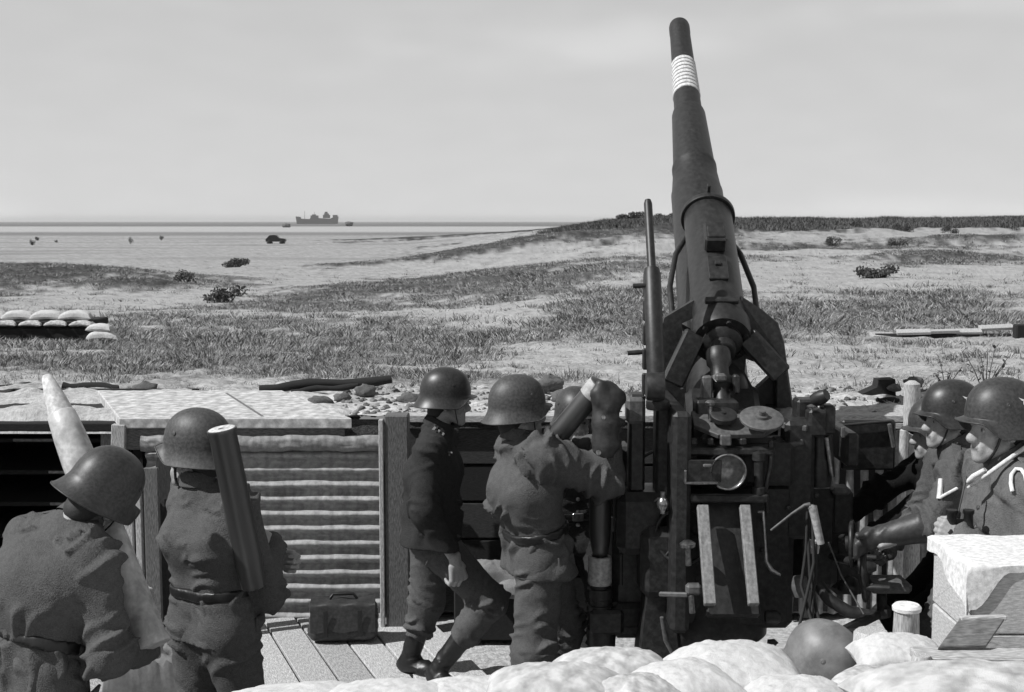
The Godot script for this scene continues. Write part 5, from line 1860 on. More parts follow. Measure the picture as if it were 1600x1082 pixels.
# j: joints as Vector3(right, up, forward) in metres; F: the way the person faces
func soldier(label: String, at: Vector3, F: Vector3, j: Dictionary, opt: Dictionary) -> Node3D:
	var o := thing("person", label, "person", at)
	F = F.normalized()
	var R := F.cross(Vector3.UP)
	var L := {}
	for key in j:
		if j[key] is Vector3:
			var p: Vector3 = j[key]
			L[key] = R * p.x + Vector3.UP * p.y + F * p.z
	var cloth: Material = M[opt.get("cloth", "wool")]
	var legs: Material = M[opt.get("legs", opt.get("cloth", "wool"))]
	var sd: int = opt.get("seed", 1)
	var hb := Basis(R, Vector3.UP, -F)
	hb = hb.rotated(Vector3.UP, deg_to_rad(opt.get("head_yaw", 0.0)))
	hb = hb * Basis(Vector3.RIGHT, deg_to_rad(opt.get("head_pitch", 0.0))) * Basis(Vector3.BACK, deg_to_rad(opt.get("head_roll", 0.0)))
	var ht := Transform3D(hb, L.head)
	# the body: trunk and limbs under the clothes, with head and hands on finer grids
	var b := Body.new()
	b.cell = 0.022
	b.k = 0.05
	b.bone(L.pelvis, L.chest, 0.085, 0.09)
	b.bone(L.chest, L.neck, 0.085, 0.05)
	b.bone(L.neck, L.head - hb.y * 0.07 + hb.z * 0.02, 0.058, 0.054)
	for s in ["L", "R"]:
		b.bone(L["hip" + s], L["knee" + s], 0.07, 0.05)
		b.bone(L["knee" + s], L["ankle" + s], 0.048, 0.035)
		b.bone(L["shoulder" + s], L["elbow" + s], 0.045, 0.036)
		b.bone(L["elbow" + s], L["wrist" + s], 0.036, 0.026)
	var joined := [[b.net(), Transform3D.IDENTITY], [head_net, ht, head_cols]]
	for s in ["L", "R"]:
		var kind: String = opt.get("hand" + s, "relaxed")
		if kind == "mitten":
			continue
		var d: Vector3 = (L["wrist" + s] - L["elbow" + s]).normalized()
		if opt.has("fingers" + s):
			var fd: Vector3 = opt["fingers" + s]
			d = (R * fd.x + Vector3.UP * fd.y + F * fd.z).normalized()
		var palm: Vector3 = opt.get("palm" + s, Vector3(-1 if s == "R" else 1, 0, 0))
		palm = R * palm.x + Vector3.UP * palm.y + F * palm.z
		palm = (palm - d * palm.dot(d)).normalized()
		# hand axes: fingers -y = d, palm -z, thumb +x for the left hand's mirror
		var hy := -d
		var hz := -palm
		var hx := hy.cross(hz)
		if s == "L":
			hx = -hx
		if opt.get("flip" + s, false):
			hx = -hx
		joined.append([{"grip": hand_grip, "half": hand_half}.get(kind, hand_relaxed), Transform3D(Basis(hx, hy, hz) * Basis.from_scale(Vector3(opt.get("hand_wide", 1.0), 1, 1) * opt.get("hand_size", 1.0)), L["wrist" + s]), Color(opt.get("hand_tone", 1.0), opt.get("hand_tone", 1.0), opt.get("hand_tone", 1.0))])
	# eyes
	for s in [-1.0, 1.0]:
		var e := Body.new()
		e.cell = 0.005
		e.k = 0.001
		e.ball(Vector3(s * 0.031, 0.004, -0.082), 0.0125)
		var en := e.net()
		var ec := PackedColorArray()
		for p in en[0]:
			var f := 1.3 if Vector2(p.x - s * 0.031, p.y - 0.004).length() > 0.0055 else 0.08
			ec.append(Color(f, f, f))
		joined.append([en, ht, ec])
	put("body", net_mesh(joined), M.skin, o)
	put("hair", net_mesh([[hair_net, ht]]), M.hair, o)
	# tunic
	var up: Vector3 = (L.neck - L.pelvis).normalized()
	var waist: Vector3 = L.pelvis.lerp(L.chest, 0.36)
	var sr: Vector3 = (L.shoulderR - L.shoulderL).normalized()
	var c := Body.new()
	c.cell = opt.get("cell", 0.0108)
	c.k = 0.05
	var fa: float = opt.get("folds", 0.011) * 1.3
	var ch := sr * 0.085
	var bulk: float = opt.get("bulk", 1.0)
	var slv: float = opt.get("sleeve", 1.0)
	var wr: float = 0.102 if opt.get("belt", true) else 0.118
	c.bone(waist + R * 0.062, L.chest + ch, wr * bulk, 0.126 * bulk, fa, -1.0)
	c.bone(waist - R * 0.062, L.chest - ch, wr * bulk, 0.126 * bulk, fa, -1.0)
	c.bone(L.chest + ch, L.shoulderR.lerp(L.neck, 0.45) - up * 0.05, 0.126, 0.085, fa * 0.7, 0.5)
	c.bone(L.chest - ch, L.shoulderL.lerp(L.neck, 0.45) - up * 0.05, 0.126, 0.085, fa * 0.7, 0.5)
	c.bone(L.neck - up * 0.03, L.chest, 0.078, 0.12, fa * 0.5, 0.5)
	c.bone(L.neck - up * 0.01, L.shoulderR, 0.060, 0.066, fa * 0.5, 0.5)
	c.bone(L.neck - up * 0.01, L.shoulderL, 0.060, 0.066, fa * 0.5, 0.5)
	if opt.has("hump"):
		c.bone(waist + up * 0.13 - F * 0.05 + R * 0.04, L.chest - F * 0.05, 0.115 + opt.hump, 0.115, fa, -1.0)
		c.bone(waist + up * 0.13 - F * 0.05 - R * 0.04, L.chest - F * 0.05, 0.115 + opt.hump, 0.115, fa, -1.0)
	for s in ["L", "R"]:
		c.bone(L["shoulder" + s], L["elbow" + s], 0.076 * slv, 0.063 * slv, fa * 1.25, 0.0)
		c.bone(L["elbow" + s], L["wrist" + s] - (L["wrist" + s] - L["elbow" + s]).normalized() * opt.get("cuff" + s, 0.0), 0.062 * slv, 0.047 * slv, fa * 1.1, 0.0)
	var hem: float = opt.get("hem", 0.84)
	var down: Vector3 = L.pelvis
	var low := Vector3(down.x, hem - 0.02, down.z)
	c.bone(waist + R * 0.062, low + R * 0.075, wr * bulk, 0.145 * bulk, fa * 1.1, 1.0)
	c.bone(waist - R * 0.062, low - R * 0.075, wr * bulk, 0.145 * bulk, fa * 1.1, 1.0)
	last_tunic = c
	c.cut(Vector3(down.x, hem, down.z), Vector3.DOWN + F * opt.get("hem_tilt", 0.0))
	put("tunic", net_mesh([[c.net(sd * 7 + 3), Transform3D.IDENTITY]]), cloth, o)
	# collar
	var col := []
	var nb := Basis(sr, (L.head - L.neck).normalized(), sr.cross((L.head - L.neck).normalized()))
	for i in 7:
		var line := []
		for q in 28:
			var a := TAU * q / 28.0
			var hh: float = [0.0, 0.035, 0.056, 0.062, 0.056, 0.035, 0.004][i]
			var rr: float = [0.066, 0.063, 0.064, 0.068, 0.073, 0.080, 0.088][i]
			line.append(L.neck + nb * Vector3(cos(a) * rr, hh - 0.012 * sin(a) + 0.01, -sin(a) * rr * 1.05))
		col.append(line)
	put("collar", G.new().sheet(col, true), M[opt.get("collar", opt.get("cloth", "wool"))], o)
	# shoulder straps with a button
	for s in ["L", "R"]:
		var p0: Vector3 = L.neck.lerp(L["shoulder" + s], 0.30) + up * 0.066
		var p1: Vector3 = L["shoulder" + s] + up * 0.076 + (L["shoulder" + s] - L.neck).normalized() * 0.035
		var st := G.new()
		var strip := []
		for i in 7:
			var f := i / 6.0
			var p := p0.lerp(p1, f) + up * 0.012 * sin(PI * f)
			strip.append([p - F * 0.021 - up * 0.006, p - F * 0.019, p + F * 0.019, p + F * 0.021 - up * 0.006])
		st.sheet(strip)
		var sn := put("shoulder_strap", st, cloth, o)
		var bt := G.new()
		var bp := p0.lerp(p1, 0.12) + up * 0.006
		bt.turned(bp, bp + up, [Vector2(0.010, 0), Vector2(0.010, 0.004), Vector2(0.006, 0.007), Vector2(0, 0.008)], 12)
		put("button", bt, M.steel, sn)
	# buttons down the front
	for k in 5:
		var p: Vector3 = waist.lerp(L.chest, -0.2 + k * 0.33) + F * (0.126 if k < 4 else 0.12)
		var bt := G.new()
		bt.turned(p, p + F, [Vector2(0.011, 0), Vector2(0.011, 0.008), Vector2(0, 0.012)], 10)
		put("button", bt, M.steel, o)
	# belt
	if opt.get("belt", true):
		var w := Body.new()
		w.cell = 0.011
		w.k = 0.05
		w.bone(waist + R * 0.062 - up * 0.1, waist + R * 0.062 + up * 0.1, 0.128 * bulk, 0.128 * bulk)
		w.bone(waist - R * 0.062 - up * 0.1, waist - R * 0.062 + up * 0.1, 0.128 * bulk, 0.128 * bulk)
		w.cut(waist + up * 0.022, up)
		w.cut(waist - up * 0.022, -up)
		var bn := put("belt", net_mesh([[w.net(), Transform3D.IDENTITY]]), M.leather, o)
		var bk := G.new()
		bk.t = Transform3D(Basis(R, up, -F), waist + F * 0.134)
		bk.box(Vector3.ZERO, Vector3(0.06, 0.045, 0.012), 0.004)
		put("buckle", bk, M.steel, bn)
	# pocket flaps
	for s in [-1.0, 1.0]:
		var g := G.new()
		var base: Vector3 = low.lerp(waist, 0.45) + R * s * 0.165 + F * 0.075
		g.t = Transform3D(Basis(R, up, -F).rotated(Vector3.UP, -0.95 * s), base)
		g.box(Vector3(0, 0, -0.012), Vector3(0.13, 0.055, 0.012), 0.004)
		if opt.get("pockets", true):
			put("pocket_flap", g, cloth, o)
	# trousers
	var t := Body.new()
	t.cell = opt.get("cell", 0.0108)
	t.k = 0.045
	t.bone(L.hipR + Vector3.UP * 0.10, L.hipR, 0.105, 0.115, fa, 0.3)
	t.bone(L.hipL + Vector3.UP * 0.10, L.hipL, 0.105, 0.115, fa, 0.3)
	for s in ["L", "R"]:
		var mid: Vector3 = L["knee" + s].lerp(L["ankle" + s], opt.get("tuck", 0.55))
		t.bone(L["hip" + s], L["knee" + s], 0.112, opt.get("baggy", 0.082), fa * 1.3, 0.25)
		t.bone(L["knee" + s], mid, opt.get("baggy", 0.082), opt.get("baggy", 0.082) * 0.88, fa * 1.4, 0.1)
	put("trousers", net_mesh([[t.net(sd * 13 + 5), Transform3D.IDENTITY]]), legs, o)
	# boots
	for s in ["L", "R"]:
		var f := Body.new()
		f.cell = 0.0115
		f.k = 0.035
		var an: Vector3 = L["ankle" + s]
		var toe: Vector3 = L.get("toe" + s, an + F * 0.17 - Vector3.UP * 0.05)
		var td := (toe - an) * Vector3(1, 0, 1)
		td = td.normalized()
		var floor_y: float = an.y - 0.09
		f.bone(an.lerp(L["knee" + s], 0.62), an, 0.062, 0.05, 0.006, 0.0)
		f.bone(an + Vector3.DOWN * 0.035 - td * 0.03, Vector3(toe.x, floor_y + 0.045, toe.z) - td * 0.05, 0.046, 0.044)
		f.bone(Vector3(toe.x, floor_y + 0.036, toe.z) - td * 0.05, Vector3(toe.x, floor_y + 0.034, toe.z), 0.044, 0.036)
		f.cut(Vector3(0, floor_y + 0.012, 0), Vector3.DOWN)
		var bo := put("boot", net_mesh([[f.net(sd + 40), Transform3D.IDENTITY]]), M.leather, o)
		var so := G.new()
		so.t = Transform3D(Basis(Vector3.UP.cross(td), Vector3.UP, td), Vector3((an.x + toe.x) * 0.5, floor_y + 0.008, (an.z + toe.z) * 0.5))
		var out := PackedVector2Array()
		var hl := Vector2(toe.x - an.x, toe.z - an.z).length() * 0.5 + 0.055
		for q in 16:
			var a := TAU * q / 16.0
			out.append(Vector2(cos(a) * 0.046, sin(a) * hl))
		so.t = so.t * Transform3D(Basis(Vector3.RIGHT, PI / 2), Vector3.ZERO)
		so.prism(out, -0.008, 0.008)
		put("sole", so, M.rubber, bo)
	put_helmet(o, Transform3D(hb, L.head + hb.y * 0.022 + hb.z * 0.004), opt.get("mark", false), ["helmet", "helmet_b", "helmet_c"][opt.get("shade", 0)])
	# chin strap
	var cs := []
	for i in 13:
		var a := PI * i / 12.0
		cs.append(L.head + hb * Vector3(cos(a) * 0.078, 0.02 - sin(a) * 0.138, -0.035 - 0.030 * sin(a)))
	put("chin_strap", G.new().tube(cs, 0.006, 5, true, 0.5), M.leather, o)
	return o

func stand(d: Dictionary) -> Dictionary:
	var j := {"pelvis": Vector3(0, 0.95, 0), "chest": Vector3(0, 1.29, 0), "neck": Vector3(0, 1.49, 0.0), "head": Vector3(0, 1.61, 0.03),
		"shoulderR": Vector3(0.185, 1.43, 0), "shoulderL": Vector3(-0.185, 1.43, 0), "elbowR": Vector3(0.25, 1.14, -0.03), "elbowL": Vector3(-0.25, 1.14, -0.03),
		"wristR": Vector3(0.25, 0.89, 0.06), "wristL": Vector3(-0.25, 0.89, 0.06), "hipR": Vector3(0.09, 0.92, 0), "hipL": Vector3(-0.09, 0.92, 0),
		"kneeR": Vector3(0.11, 0.50, 0.03), "kneeL": Vector3(-0.11, 0.50, 0.03), "ankleR": Vector3(0.12, 0.09, -0.02), "ankleL": Vector3(-0.12, 0.09, -0.02)}
	for k in d:
		j[k] = d[k]
	return j

func build_crew() -> void:
	make_helmet_meshes()
	make_shared_parts()
	# 1: near left, leaning over the shell he carries
	soldier("helmeted soldier seen from behind at lower left, leaning over a pale shell", Vector3(-1.58, 0, -4.22), Vector3(0.62, 0, -0.78),
		stand({"pelvis": Vector3(0, 1.03, 0), "chest": Vector3(0, 1.32, 0.06), "neck": Vector3(0.02, 1.485, 0.155), "head": Vector3(0.06, 1.565, 0.215), "shoulderR": Vector3(0.175, 1.405, 0.12), "shoulderL": Vector3(-0.175, 1.42, 0.10),
			"elbowR": Vector3(0.275, 1.10, 0.10), "wristR": Vector3(0.13, 1.03, 0.34), "elbowL": Vector3(-0.30, 1.13, 0.20), "wristL": Vector3(-0.10, 1.15, 0.42)}),
		{"seed": 1, "hem": 0.80, "head_yaw": 22.0, "head_pitch": -24.0, "head_roll": -26.0, "handR": "grip", "handL": "grip", "hump": 0.01, "folds": 0.013, "palmR": Vector3(-1, 0, 0.3), "fingersR": Vector3(-0.3, -0.2, 1)})
	# 2: left, shell case on the shoulder, head turned left
	soldier("soldier seen from behind with a long shell case on his right shoulder", Vector3(-1.155, 0, -5.0), Vector3(0.6, 0, -0.8),
		stand({"pelvis": Vector3(0, 0.97, -0.01), "chest": Vector3(0, 1.28, -0.03), "neck": Vector3(-0.02, 1.475, -0.03), "head": Vector3(-0.05, 1.595, -0.04), "shoulderR": Vector3(0.145, 1.41, 0.0), "shoulderL": Vector3(-0.15, 1.40, 0.0),
			"elbowR": Vector3(0.20, 1.06, 0.09), "wristR": Vector3(0.105, 1.235, 0.20), "elbowL": Vector3(-0.18, 1.14, 0.12), "wristL": Vector3(0.0, 1.12, 0.30), "hipR": Vector3(0.09, 0.93, -0.02), "hipL": Vector3(-0.08, 0.93, -0.02), "kneeR": Vector3(0.12, 0.50, 0.06), "kneeL": Vector3(-0.10, 0.52, -0.02)}),
		{"seed": 2, "hem": 0.885, "bulk": 0.96, "sleeve": 0.9, "baggy": 0.075, "head_yaw": 108.0, "head_pitch": 2.0, "handR": "grip", "handL": "grip", "folds": 0.010, "palmR": Vector3(-1, 0, -0.3), "fingersR": Vector3(0.25, 0.35, -0.9), "shade": 1})
	# 4: the walking man
	var p4 := soldier("helmeted soldier in short dark jacket walking right, bare hand hanging", Vector3(-0.40, 0, -6.95), Vector3(1, 0, -0.06),
		{"pelvis": Vector3(0, 0.86, -0.04), "chest": Vector3(0, 1.16, -0.02), "neck": Vector3(0, 1.385, 0.0), "head": Vector3(0, 1.535, 0.05), "shoulderR": Vector3(0.18, 1.30, -0.04), "shoulderL": Vector3(-0.18, 1.31, 0.02),
			"elbowR": Vector3(0.25, 1.00, -0.07), "wristR": Vector3(0.24, 0.725, 0.09), "elbowL": Vector3(-0.22, 1.0, 0.0), "wristL": Vector3(-0.2, 0.75, 0.04),
			"hipR": Vector3(0.09, 0.80, -0.02), "hipL": Vector3(-0.09, 0.80, -0.04), "kneeR": Vector3(0.14, 0.485, 0.27), "ankleR": Vector3(0.12, 0.10, -0.01), "toeR": Vector3(0.24, 0.05, 0.06),
			"kneeL": Vector3(-0.12, 0.42, -0.06), "ankleL": Vector3(-0.12, 0.09, -0.16), "toeL": Vector3(-0.04, 0.04, -0.02)},
		{"seed": 4, "hem": 0.785, "cloth": "wool_dark", "legs": "wool", "belt": false, "pockets": false, "head_pitch": -2.0, "folds": 0.009, "cuffR": 0.01, "palmR": Vector3(-0.9, 0, -0.5), "fingersR": Vector3(0.0, -1, 0.18), "baggy": 0.092, "tuck": 0.42, "bulk": 1.17, "sleeve": 1.12, "shade": 2, "hand_tone": 1.6, "hand_size": 1.12, "hand_wide": 1.2, "handR": "half"})
	var em := G.new()
	em.t = Transform3D(Basis(Vector3(0.8, 0, 0.6), Vector3.UP, Vector3(-0.6, 0, 0.8)), Vector3(-0.330, 1.300, -6.760) - Vector3(-0.40, 0, -6.95))
	em.box(Vector3(0, 0, 0), Vector3(0.05, 0.008, 0.004), 0.001)
	em.box(Vector3(0.004, -0.008, 0), Vector3(0.010, 0.02, 0.004), 0.001)
	put("breast_emblem", em, M.gun_bar, p4)
	var tab := G.new()
	for k in 3:
		tab.t = Transform3D(Basis(Vector3(0.75, -0.6, 0.3).normalized(), Vector3(0.6, 0.75, 0).normalized(), Vector3(0, 0, 1)).orthonormalized(), Vector3(-0.411, 1.411, -6.830) - Vector3(-0.40, 0, -6.95) + Vector3(0.022 * k, -0.016 * k, 0.002))
		tab.box(Vector3.ZERO, Vector3(0.014, 0.03, 0.006), 0.002)
	put("collar_tab", tab, M.gun_bar, p4)
	# 5: the loader
	var p5 := soldier("helmeted loader in belted tunic raising a shell case with a gauntlet", Vector3(0.145, 0, -6.1), Vector3(0.94, 0, -0.34),
		stand({"pelvis": Vector3(0, 0.95, -0.02), "chest": Vector3(0, 1.25, -0.09), "neck": Vector3(0, 1.47, -0.12), "head": Vector3(-0.01, 1.60, -0.115), "shoulderR": Vector3(0.18, 1.43, -0.06), "shoulderL": Vector3(-0.17, 1.43, -0.06),
			"elbowR": Vector3(0.20, 1.31, 0.235), "wristR": Vector3(0.17, 1.56, 0.255), "elbowL": Vector3(-0.22, 1.27, 0.16), "wristL": Vector3(-0.05, 1.42, 0.26),
			"hipR": Vector3(0.09, 0.92, -0.05), "kneeR": Vector3(0.13, 0.50, -0.09), "ankleR": Vector3(0.14, 0.09, -0.13), "kneeL": Vector3(-0.13, 0.50, 0.15), "ankleL": Vector3(-0.14, 0.09, 0.15), "hipL": Vector3(-0.10, 0.92, 0.05)}),
		{"seed": 5, "hem": 0.85, "head_pitch": 3.0, "handR": "mitten", "handL": "grip", "hump": 0.0, "bulk": 1.14, "sleeve": 1.3, "shade": 1, "baggy": 0.098, "folds": 0.015, "palmL": Vector3(0.3, 0.5, 0.6)})
	# his leather gauntlet: cuff and mitten closed over the case
	var gl := Body.new()
	gl.cell = 0.008
	gl.k = 0.03
	var o5 := Vector3(0.145, 0, -6.1)
	var wr: Vector3 = Vector3(0.422, 1.597, -5.860) - o5
	gl.bone(wr + Vector3(0, -0.10, 0), wr, 0.062, 0.055, 0.006, 0.0)
	gl.bone(wr, Vector3(0.428, 1.694, -5.880) - o5, 0.055, 0.066, 0.004, 0.0)
	gl.bone(Vector3(0.418, 1.720, -5.900) - o5, Vector3(0.459, 1.703, -5.900) - o5, 0.055, 0.052)
	for f in 4:
		gl.bone(Vector3(0.455, 1.740, -5.930) - o5 + Vector3(0, -0.026 * f, 0), Vector3(0.396, 1.774, -5.840) - o5 + Vector3(0, -0.026 * f, 0), 0.022, 0.02)
	gl.bone(Vector3(0.430, 1.673, -5.820) - o5, Vector3(0.379, 1.731, -5.840) - o5, 0.022, 0.019)
	put("gauntlet", net_mesh([[gl.net(9), Transform3D.IDENTITY]]), M.leather_worn, p5)
	put("gauntlet_button", G.new().turned(Vector3(0.407, 1.630, -5.780) - o5, Vector3(0.407, 1.630, -5.780) - o5 + Vector3(0, 0.2, 1), [Vector2(0.011, 0), Vector2(0.009, 0.008), Vector2(0, 0.01)], 12), M.steel, p5)
	put("cuff_button", G.new().turned(Vector3(0.386, 1.470, -5.790) - o5, Vector3(0.386, 1.470, -5.790) - o5 + Vector3(0, 0.2, 1), [Vector2(0.013, 0), Vector2(0.011, 0.008), Vector2(0, 0.01)], 12), M.steel, p5)
	# 6: behind the gun, low
	soldier("helmeted soldier half hidden behind the raised shell case", Vector3(0.335, 0, -7.05), Vector3(0.15, 0, 1),
		stand({"pelvis": Vector3(0, 0.80, 0), "chest": Vector3(0, 1.13, 0.0), "neck": Vector3(0, 1.30, 0.02), "head": Vector3(0, 1.425, 0.05), "shoulderR": Vector3(0.18, 1.25, 0), "shoulderL": Vector3(-0.18, 1.25, 0), "elbowR": Vector3(0.25, 1.0, 0.08), "elbowL": Vector3(-0.25, 1.0, 0.08), "wristR": Vector3(0.2, 0.78, 0.2), "wristL": Vector3(-0.2, 0.78, 0.2),
			"hipR": Vector3(0.09, 0.78, 0), "hipL": Vector3(-0.09, 0.78, 0), "kneeR": Vector3(0.14, 0.45, 0.2), "kneeL": Vector3(-0.14, 0.45, 0.2)}),
		{"seed": 6, "hem": 0.70, "cloth": "wool_dark", "cell": 0.018})
	# 7: dark jacket at the laying wheel
	var p7 := soldier("man in black jacket reaching to the laying wheel, face lit", Vector3(2.19, 0, -6.42), Vector3(-1, 0, 0.12),
		stand({"pelvis": Vector3(0, 0.84, -0.1), "chest": Vector3(0, 1.14, 0.0), "neck": Vector3(0, 1.325, 0.06), "head": Vector3(0, 1.455, 0.10), "shoulderL": Vector3(-0.185, 1.28, 0.06), "shoulderR": Vector3(0.185, 1.27, 0.05), "elbowL": Vector3(-0.24, 1.13, 0.30), "wristL": Vector3(-0.18, 0.98, 0.51), "elbowR": Vector3(0.22, 1.12, 0.30), "wristR": Vector3(0.16, 1.0, 0.50),
			"hipR": Vector3(0.09, 0.82, -0.1), "hipL": Vector3(-0.09, 0.82, -0.1), "kneeR": Vector3(0.12, 0.52, 0.22), "kneeL": Vector3(-0.12, 0.52, 0.22), "ankleR": Vector3(0.12, 0.09, 0.05), "ankleL": Vector3(-0.12, 0.09, 0.05)}),
		{"seed": 7, "hem": 0.74, "cloth": "wool_black", "legs": "wool_black", "handL": "grip", "handR": "grip", "hand_tone": 0.35, "cuffL": 0.02, "belt": false, "cell": 0.015, "head_pitch": -4.0})
	# 8: chevron on the sleeve, reaching forward
	var o8 := Vector3(1.92, 0, -5.86)
	var p8 := soldier("soldier with white sleeve chevron stretching a gloved arm to the wheel", o8, Vector3(-1, 0, 0.12),
		stand({"pelvis": Vector3(0, 0.94, -0.22), "chest": Vector3(0, 1.26, -0.15), "neck": Vector3(0, 1.47, -0.10), "head": Vector3(0, 1.60, -0.06), "shoulderL": Vector3(-0.185, 1.40, -0.03), "shoulderR": Vector3(0.17, 1.40, -0.12), "elbowL": Vector3(-0.24, 1.185, 0.13), "wristL": Vector3(-0.20, 1.09, 0.335), "elbowR": Vector3(0.25, 1.12, -0.05), "wristR": Vector3(0.2, 0.98, 0.14),
			"hipR": Vector3(0.09, 0.92, -0.22), "hipL": Vector3(-0.09, 0.92, -0.22), "kneeR": Vector3(0.12, 0.50, -0.05), "kneeL": Vector3(-0.12, 0.5, -0.05), "ankleR": Vector3(0.12, 0.09, -0.2), "ankleL": Vector3(-0.12, 0.09, -0.2)}),
		{"seed": 8, "hem": 0.84, "mark": true, "handL": "mitten", "handR": "grip", "hand_tone": 0.35, "cuffL": 0.17, "folds": 0.012, "shade": 2})
	var tunic8 := last_tunic
	var g8 := Body.new()
	g8.cell = 0.0085
	g8.k = 0.02
	var b8 := Basis(Vector3(-1, 0, 0.12).normalized().cross(Vector3.UP), Vector3.UP, Vector3(-1, 0, 0.12).normalized())
	var wr8: Vector3 = Vector3(1.581, 1.111, -5.660) - o8
	g8.bone((b8 * Vector3(-0.24, 1.185, 0.13)).lerp(b8 * Vector3(-0.20, 1.09, 0.335), 0.1), wr8, 0.070, 0.046, 0.006, 0.0)
	g8.bone(wr8, Vector3(1.547, 1.089, -5.680) - o8, 0.044, 0.036)
	for f in 4:
		g8.bone(Vector3(1.558, 1.101, -5.700) - o8 + Vector3(0, -0.016 * f, 0), Vector3(1.514, 1.088, -5.660) - o8 + Vector3(0, -0.018 * f, 0.01), 0.016, 0.013)
	g8.bone(Vector3(1.558, 1.133, -5.640) - o8, Vector3(1.513, 1.132, -5.620) - o8, 0.016, 0.013)
	put("gauntlet", net_mesh([[g8.net(9), Transform3D.IDENTITY]]), M.leather_worn, p8)
	# chevron on the left sleeve: a V of white braid laid on the cloth
	var eye := Vector3(0, 2.5, 0)
	var ch1 := []
	for p in [Vector3(1.726, 1.468, -5.200), Vector3(1.725, 1.439, -5.200), Vector3(1.723, 1.410, -5.200), Vector3(1.721, 1.387, -5.200)]:
		ch1.append(on_cloth(tunic8, p - o8, (p - eye).normalized()))
	var ch2 := []
	for p in [Vector3(1.724, 1.392, -5.200), Vector3(1.746, 1.405, -5.200), Vector3(1.769, 1.418, -5.200), Vector3(1.792, 1.431, -5.200)]:
		ch2.append(on_cloth(tunic8, p - o8, (p - eye).normalized()))
	put("chevron", G.new().tube(ch1, 0.012, 8, true, 0.5).tube(ch2, 0.012, 8, true, 0.5), M.white_cloth, p8)
	# 9: front right with white collar piping and field glasses
	var o9 := Vector3(1.725, 0.14, -4.72)
	var F9 := Vector3(-1, 0, 0.22).normalized()
	var p9 := soldier("helmeted soldier with white collar piping standing behind the draped crate", o9, F9,
		stand({"pelvis": Vector3(0, 0.95, -0.09), "chest": Vector3(0, 1.29, -0.105), "neck": Vector3(0, 1.48, -0.10), "head": Vector3(0, 1.605, -0.055), "shoulderL": Vector3(-0.185, 1.42, -0.06), "elbowL": Vector3(-0.27, 1.14, -0.05), "wristL": Vector3(-0.12, 1.235, 0.15), "shoulderR": Vector3(0.18, 1.42, -0.12), "elbowR": Vector3(0.24, 1.12, -0.12), "wristR": Vector3(0.10, 1.1, 0.06)}),
		{"seed": 9, "hem": 0.84, "mark": true, "bulk": 0.86, "cloth": "wool_light", "handR": "grip", "handL": "grip", "folds": 0.008, "hand_tone": 1.2})
	var B9 := Basis(F9.cross(Vector3.UP), Vector3.UP, F9)
	var pip := G.new()
	pip.tube([B9 * Vector3(-0.02, 1.40, 0.075), B9 * Vector3(-0.085, 1.455, 0.05), B9 * Vector3(-0.115, 1.51, -0.01), B9 * Vector3(-0.10, 1.55, -0.09), B9 * Vector3(-0.04, 1.56, -0.15)], [0.010, 0.014, 0.015, 0.014, 0.010], 8, true, 0.45)
	put("collar_piping", pip, M.white_cloth, p9)
	var tabs := G.new()
	tabs.tube([B9 * Vector3(-0.035, 1.425, 0.088), B9 * Vector3(-0.062, 1.45, 0.080), B9 * Vector3(-0.090, 1.478, 0.055)], [0.012, 0.018, 0.014], 8, true, 0.5)
	put("collar_tab", tabs, M.white_cloth, p9)
	var uu := G.new()
	var lp := []
	for p in [Vector3(1.627, 1.626, -4.200), Vector3(1.621, 1.654, -4.200), Vector3(1.622, 1.681, -4.200), Vector3(1.636, 1.700, -4.200), Vector3(1.655, 1.698, -4.200), Vector3(1.668, 1.679, -4.200), Vector3(1.676, 1.647, -4.200)]:
		lp.append(on_cloth(last_tunic, p - o9, (p - eye).normalized()))
	uu.tube(lp, 0.011, 8, true, 0.6)
	put("shoulder_loop", uu, M.white_cloth, p9)
	var strap := G.new()
	strap.tube([B9 * Vector3(-0.06, 1.45, 0.11), B9 * Vector3(-0.09, 1.33, 0.155), B9 * Vector3(-0.08, 1.22, 0.20)], 0.006, 6, true, 0.5)
	put("neck_strap", strap, M.leather_worn, p9)
	# field glasses in his hand
	var bn := thing("field_glasses", "black field glasses held in the right-hand soldier's fist", "binoculars", Vector3(1.599, 1.408, -4.600))
	for s in [-1.0, 1.0]:
		put("barrel", G.new().turned(Vector3(0.03 * s, -0.05, 0), Vector3(0.03 * s, 0.07, 0), [Vector2(0, 0), Vector2(0.028, 0), Vector2(0.028, 0.04), Vector2(0.018, 0.06), Vector2(0.016, 0.10), Vector2(0.02, 0.105), Vector2(0.02, 0.118), Vector2(0, 0.118)], 18), M.leather, bn)
	put("bridge", G.new().box(Vector3(0, 0.01, 0), Vector3(0.05, 0.05, 0.014), 0.004), M.leather, bn)
	# the carried shells and cases
	var s1 := thing("artillery_shell", "pale pointed shell with worn case held upright by the near left soldier", "shell", Vector3(-1.62, 1.97, -4.62))
	var tip := Vector3(-1.652, 1.956, -4.620)
	var foot := Vector3(-1.215, 1.072, -4.300)
	var o1 := Vector3(-1.62, 1.97, -4.62)
	var ln := tip.distance_to(foot)
	put("nose", G.new().turned(tip - o1, foot - o1, [Vector2(0, 0), Vector2(0.014, 0.0), Vector2(0.020, 0.01), Vector2(0.034, 0.08), Vector2(0.043, 0.14), Vector2(0.044, 0.15)], 32), M.white_paint, s1)
	put("case", G.new().turned(tip - o1, foot - o1, [Vector2(0.043, 0.148), Vector2(0.049, 0.155), Vector2(0.056, 0.24), Vector2(0.060, 0.34), Vector2(0.063, ln - 0.03), Vector2(0.068, ln - 0.025), Vector2(0.068, ln), Vector2(0, ln)], 40), M.shell_worn, s1)
	var s2 := thing("shell_case", "dark shell case with pale base carried on the second man's shoulder", "shell case", Vector3(-1.070, 1.740, -4.780))
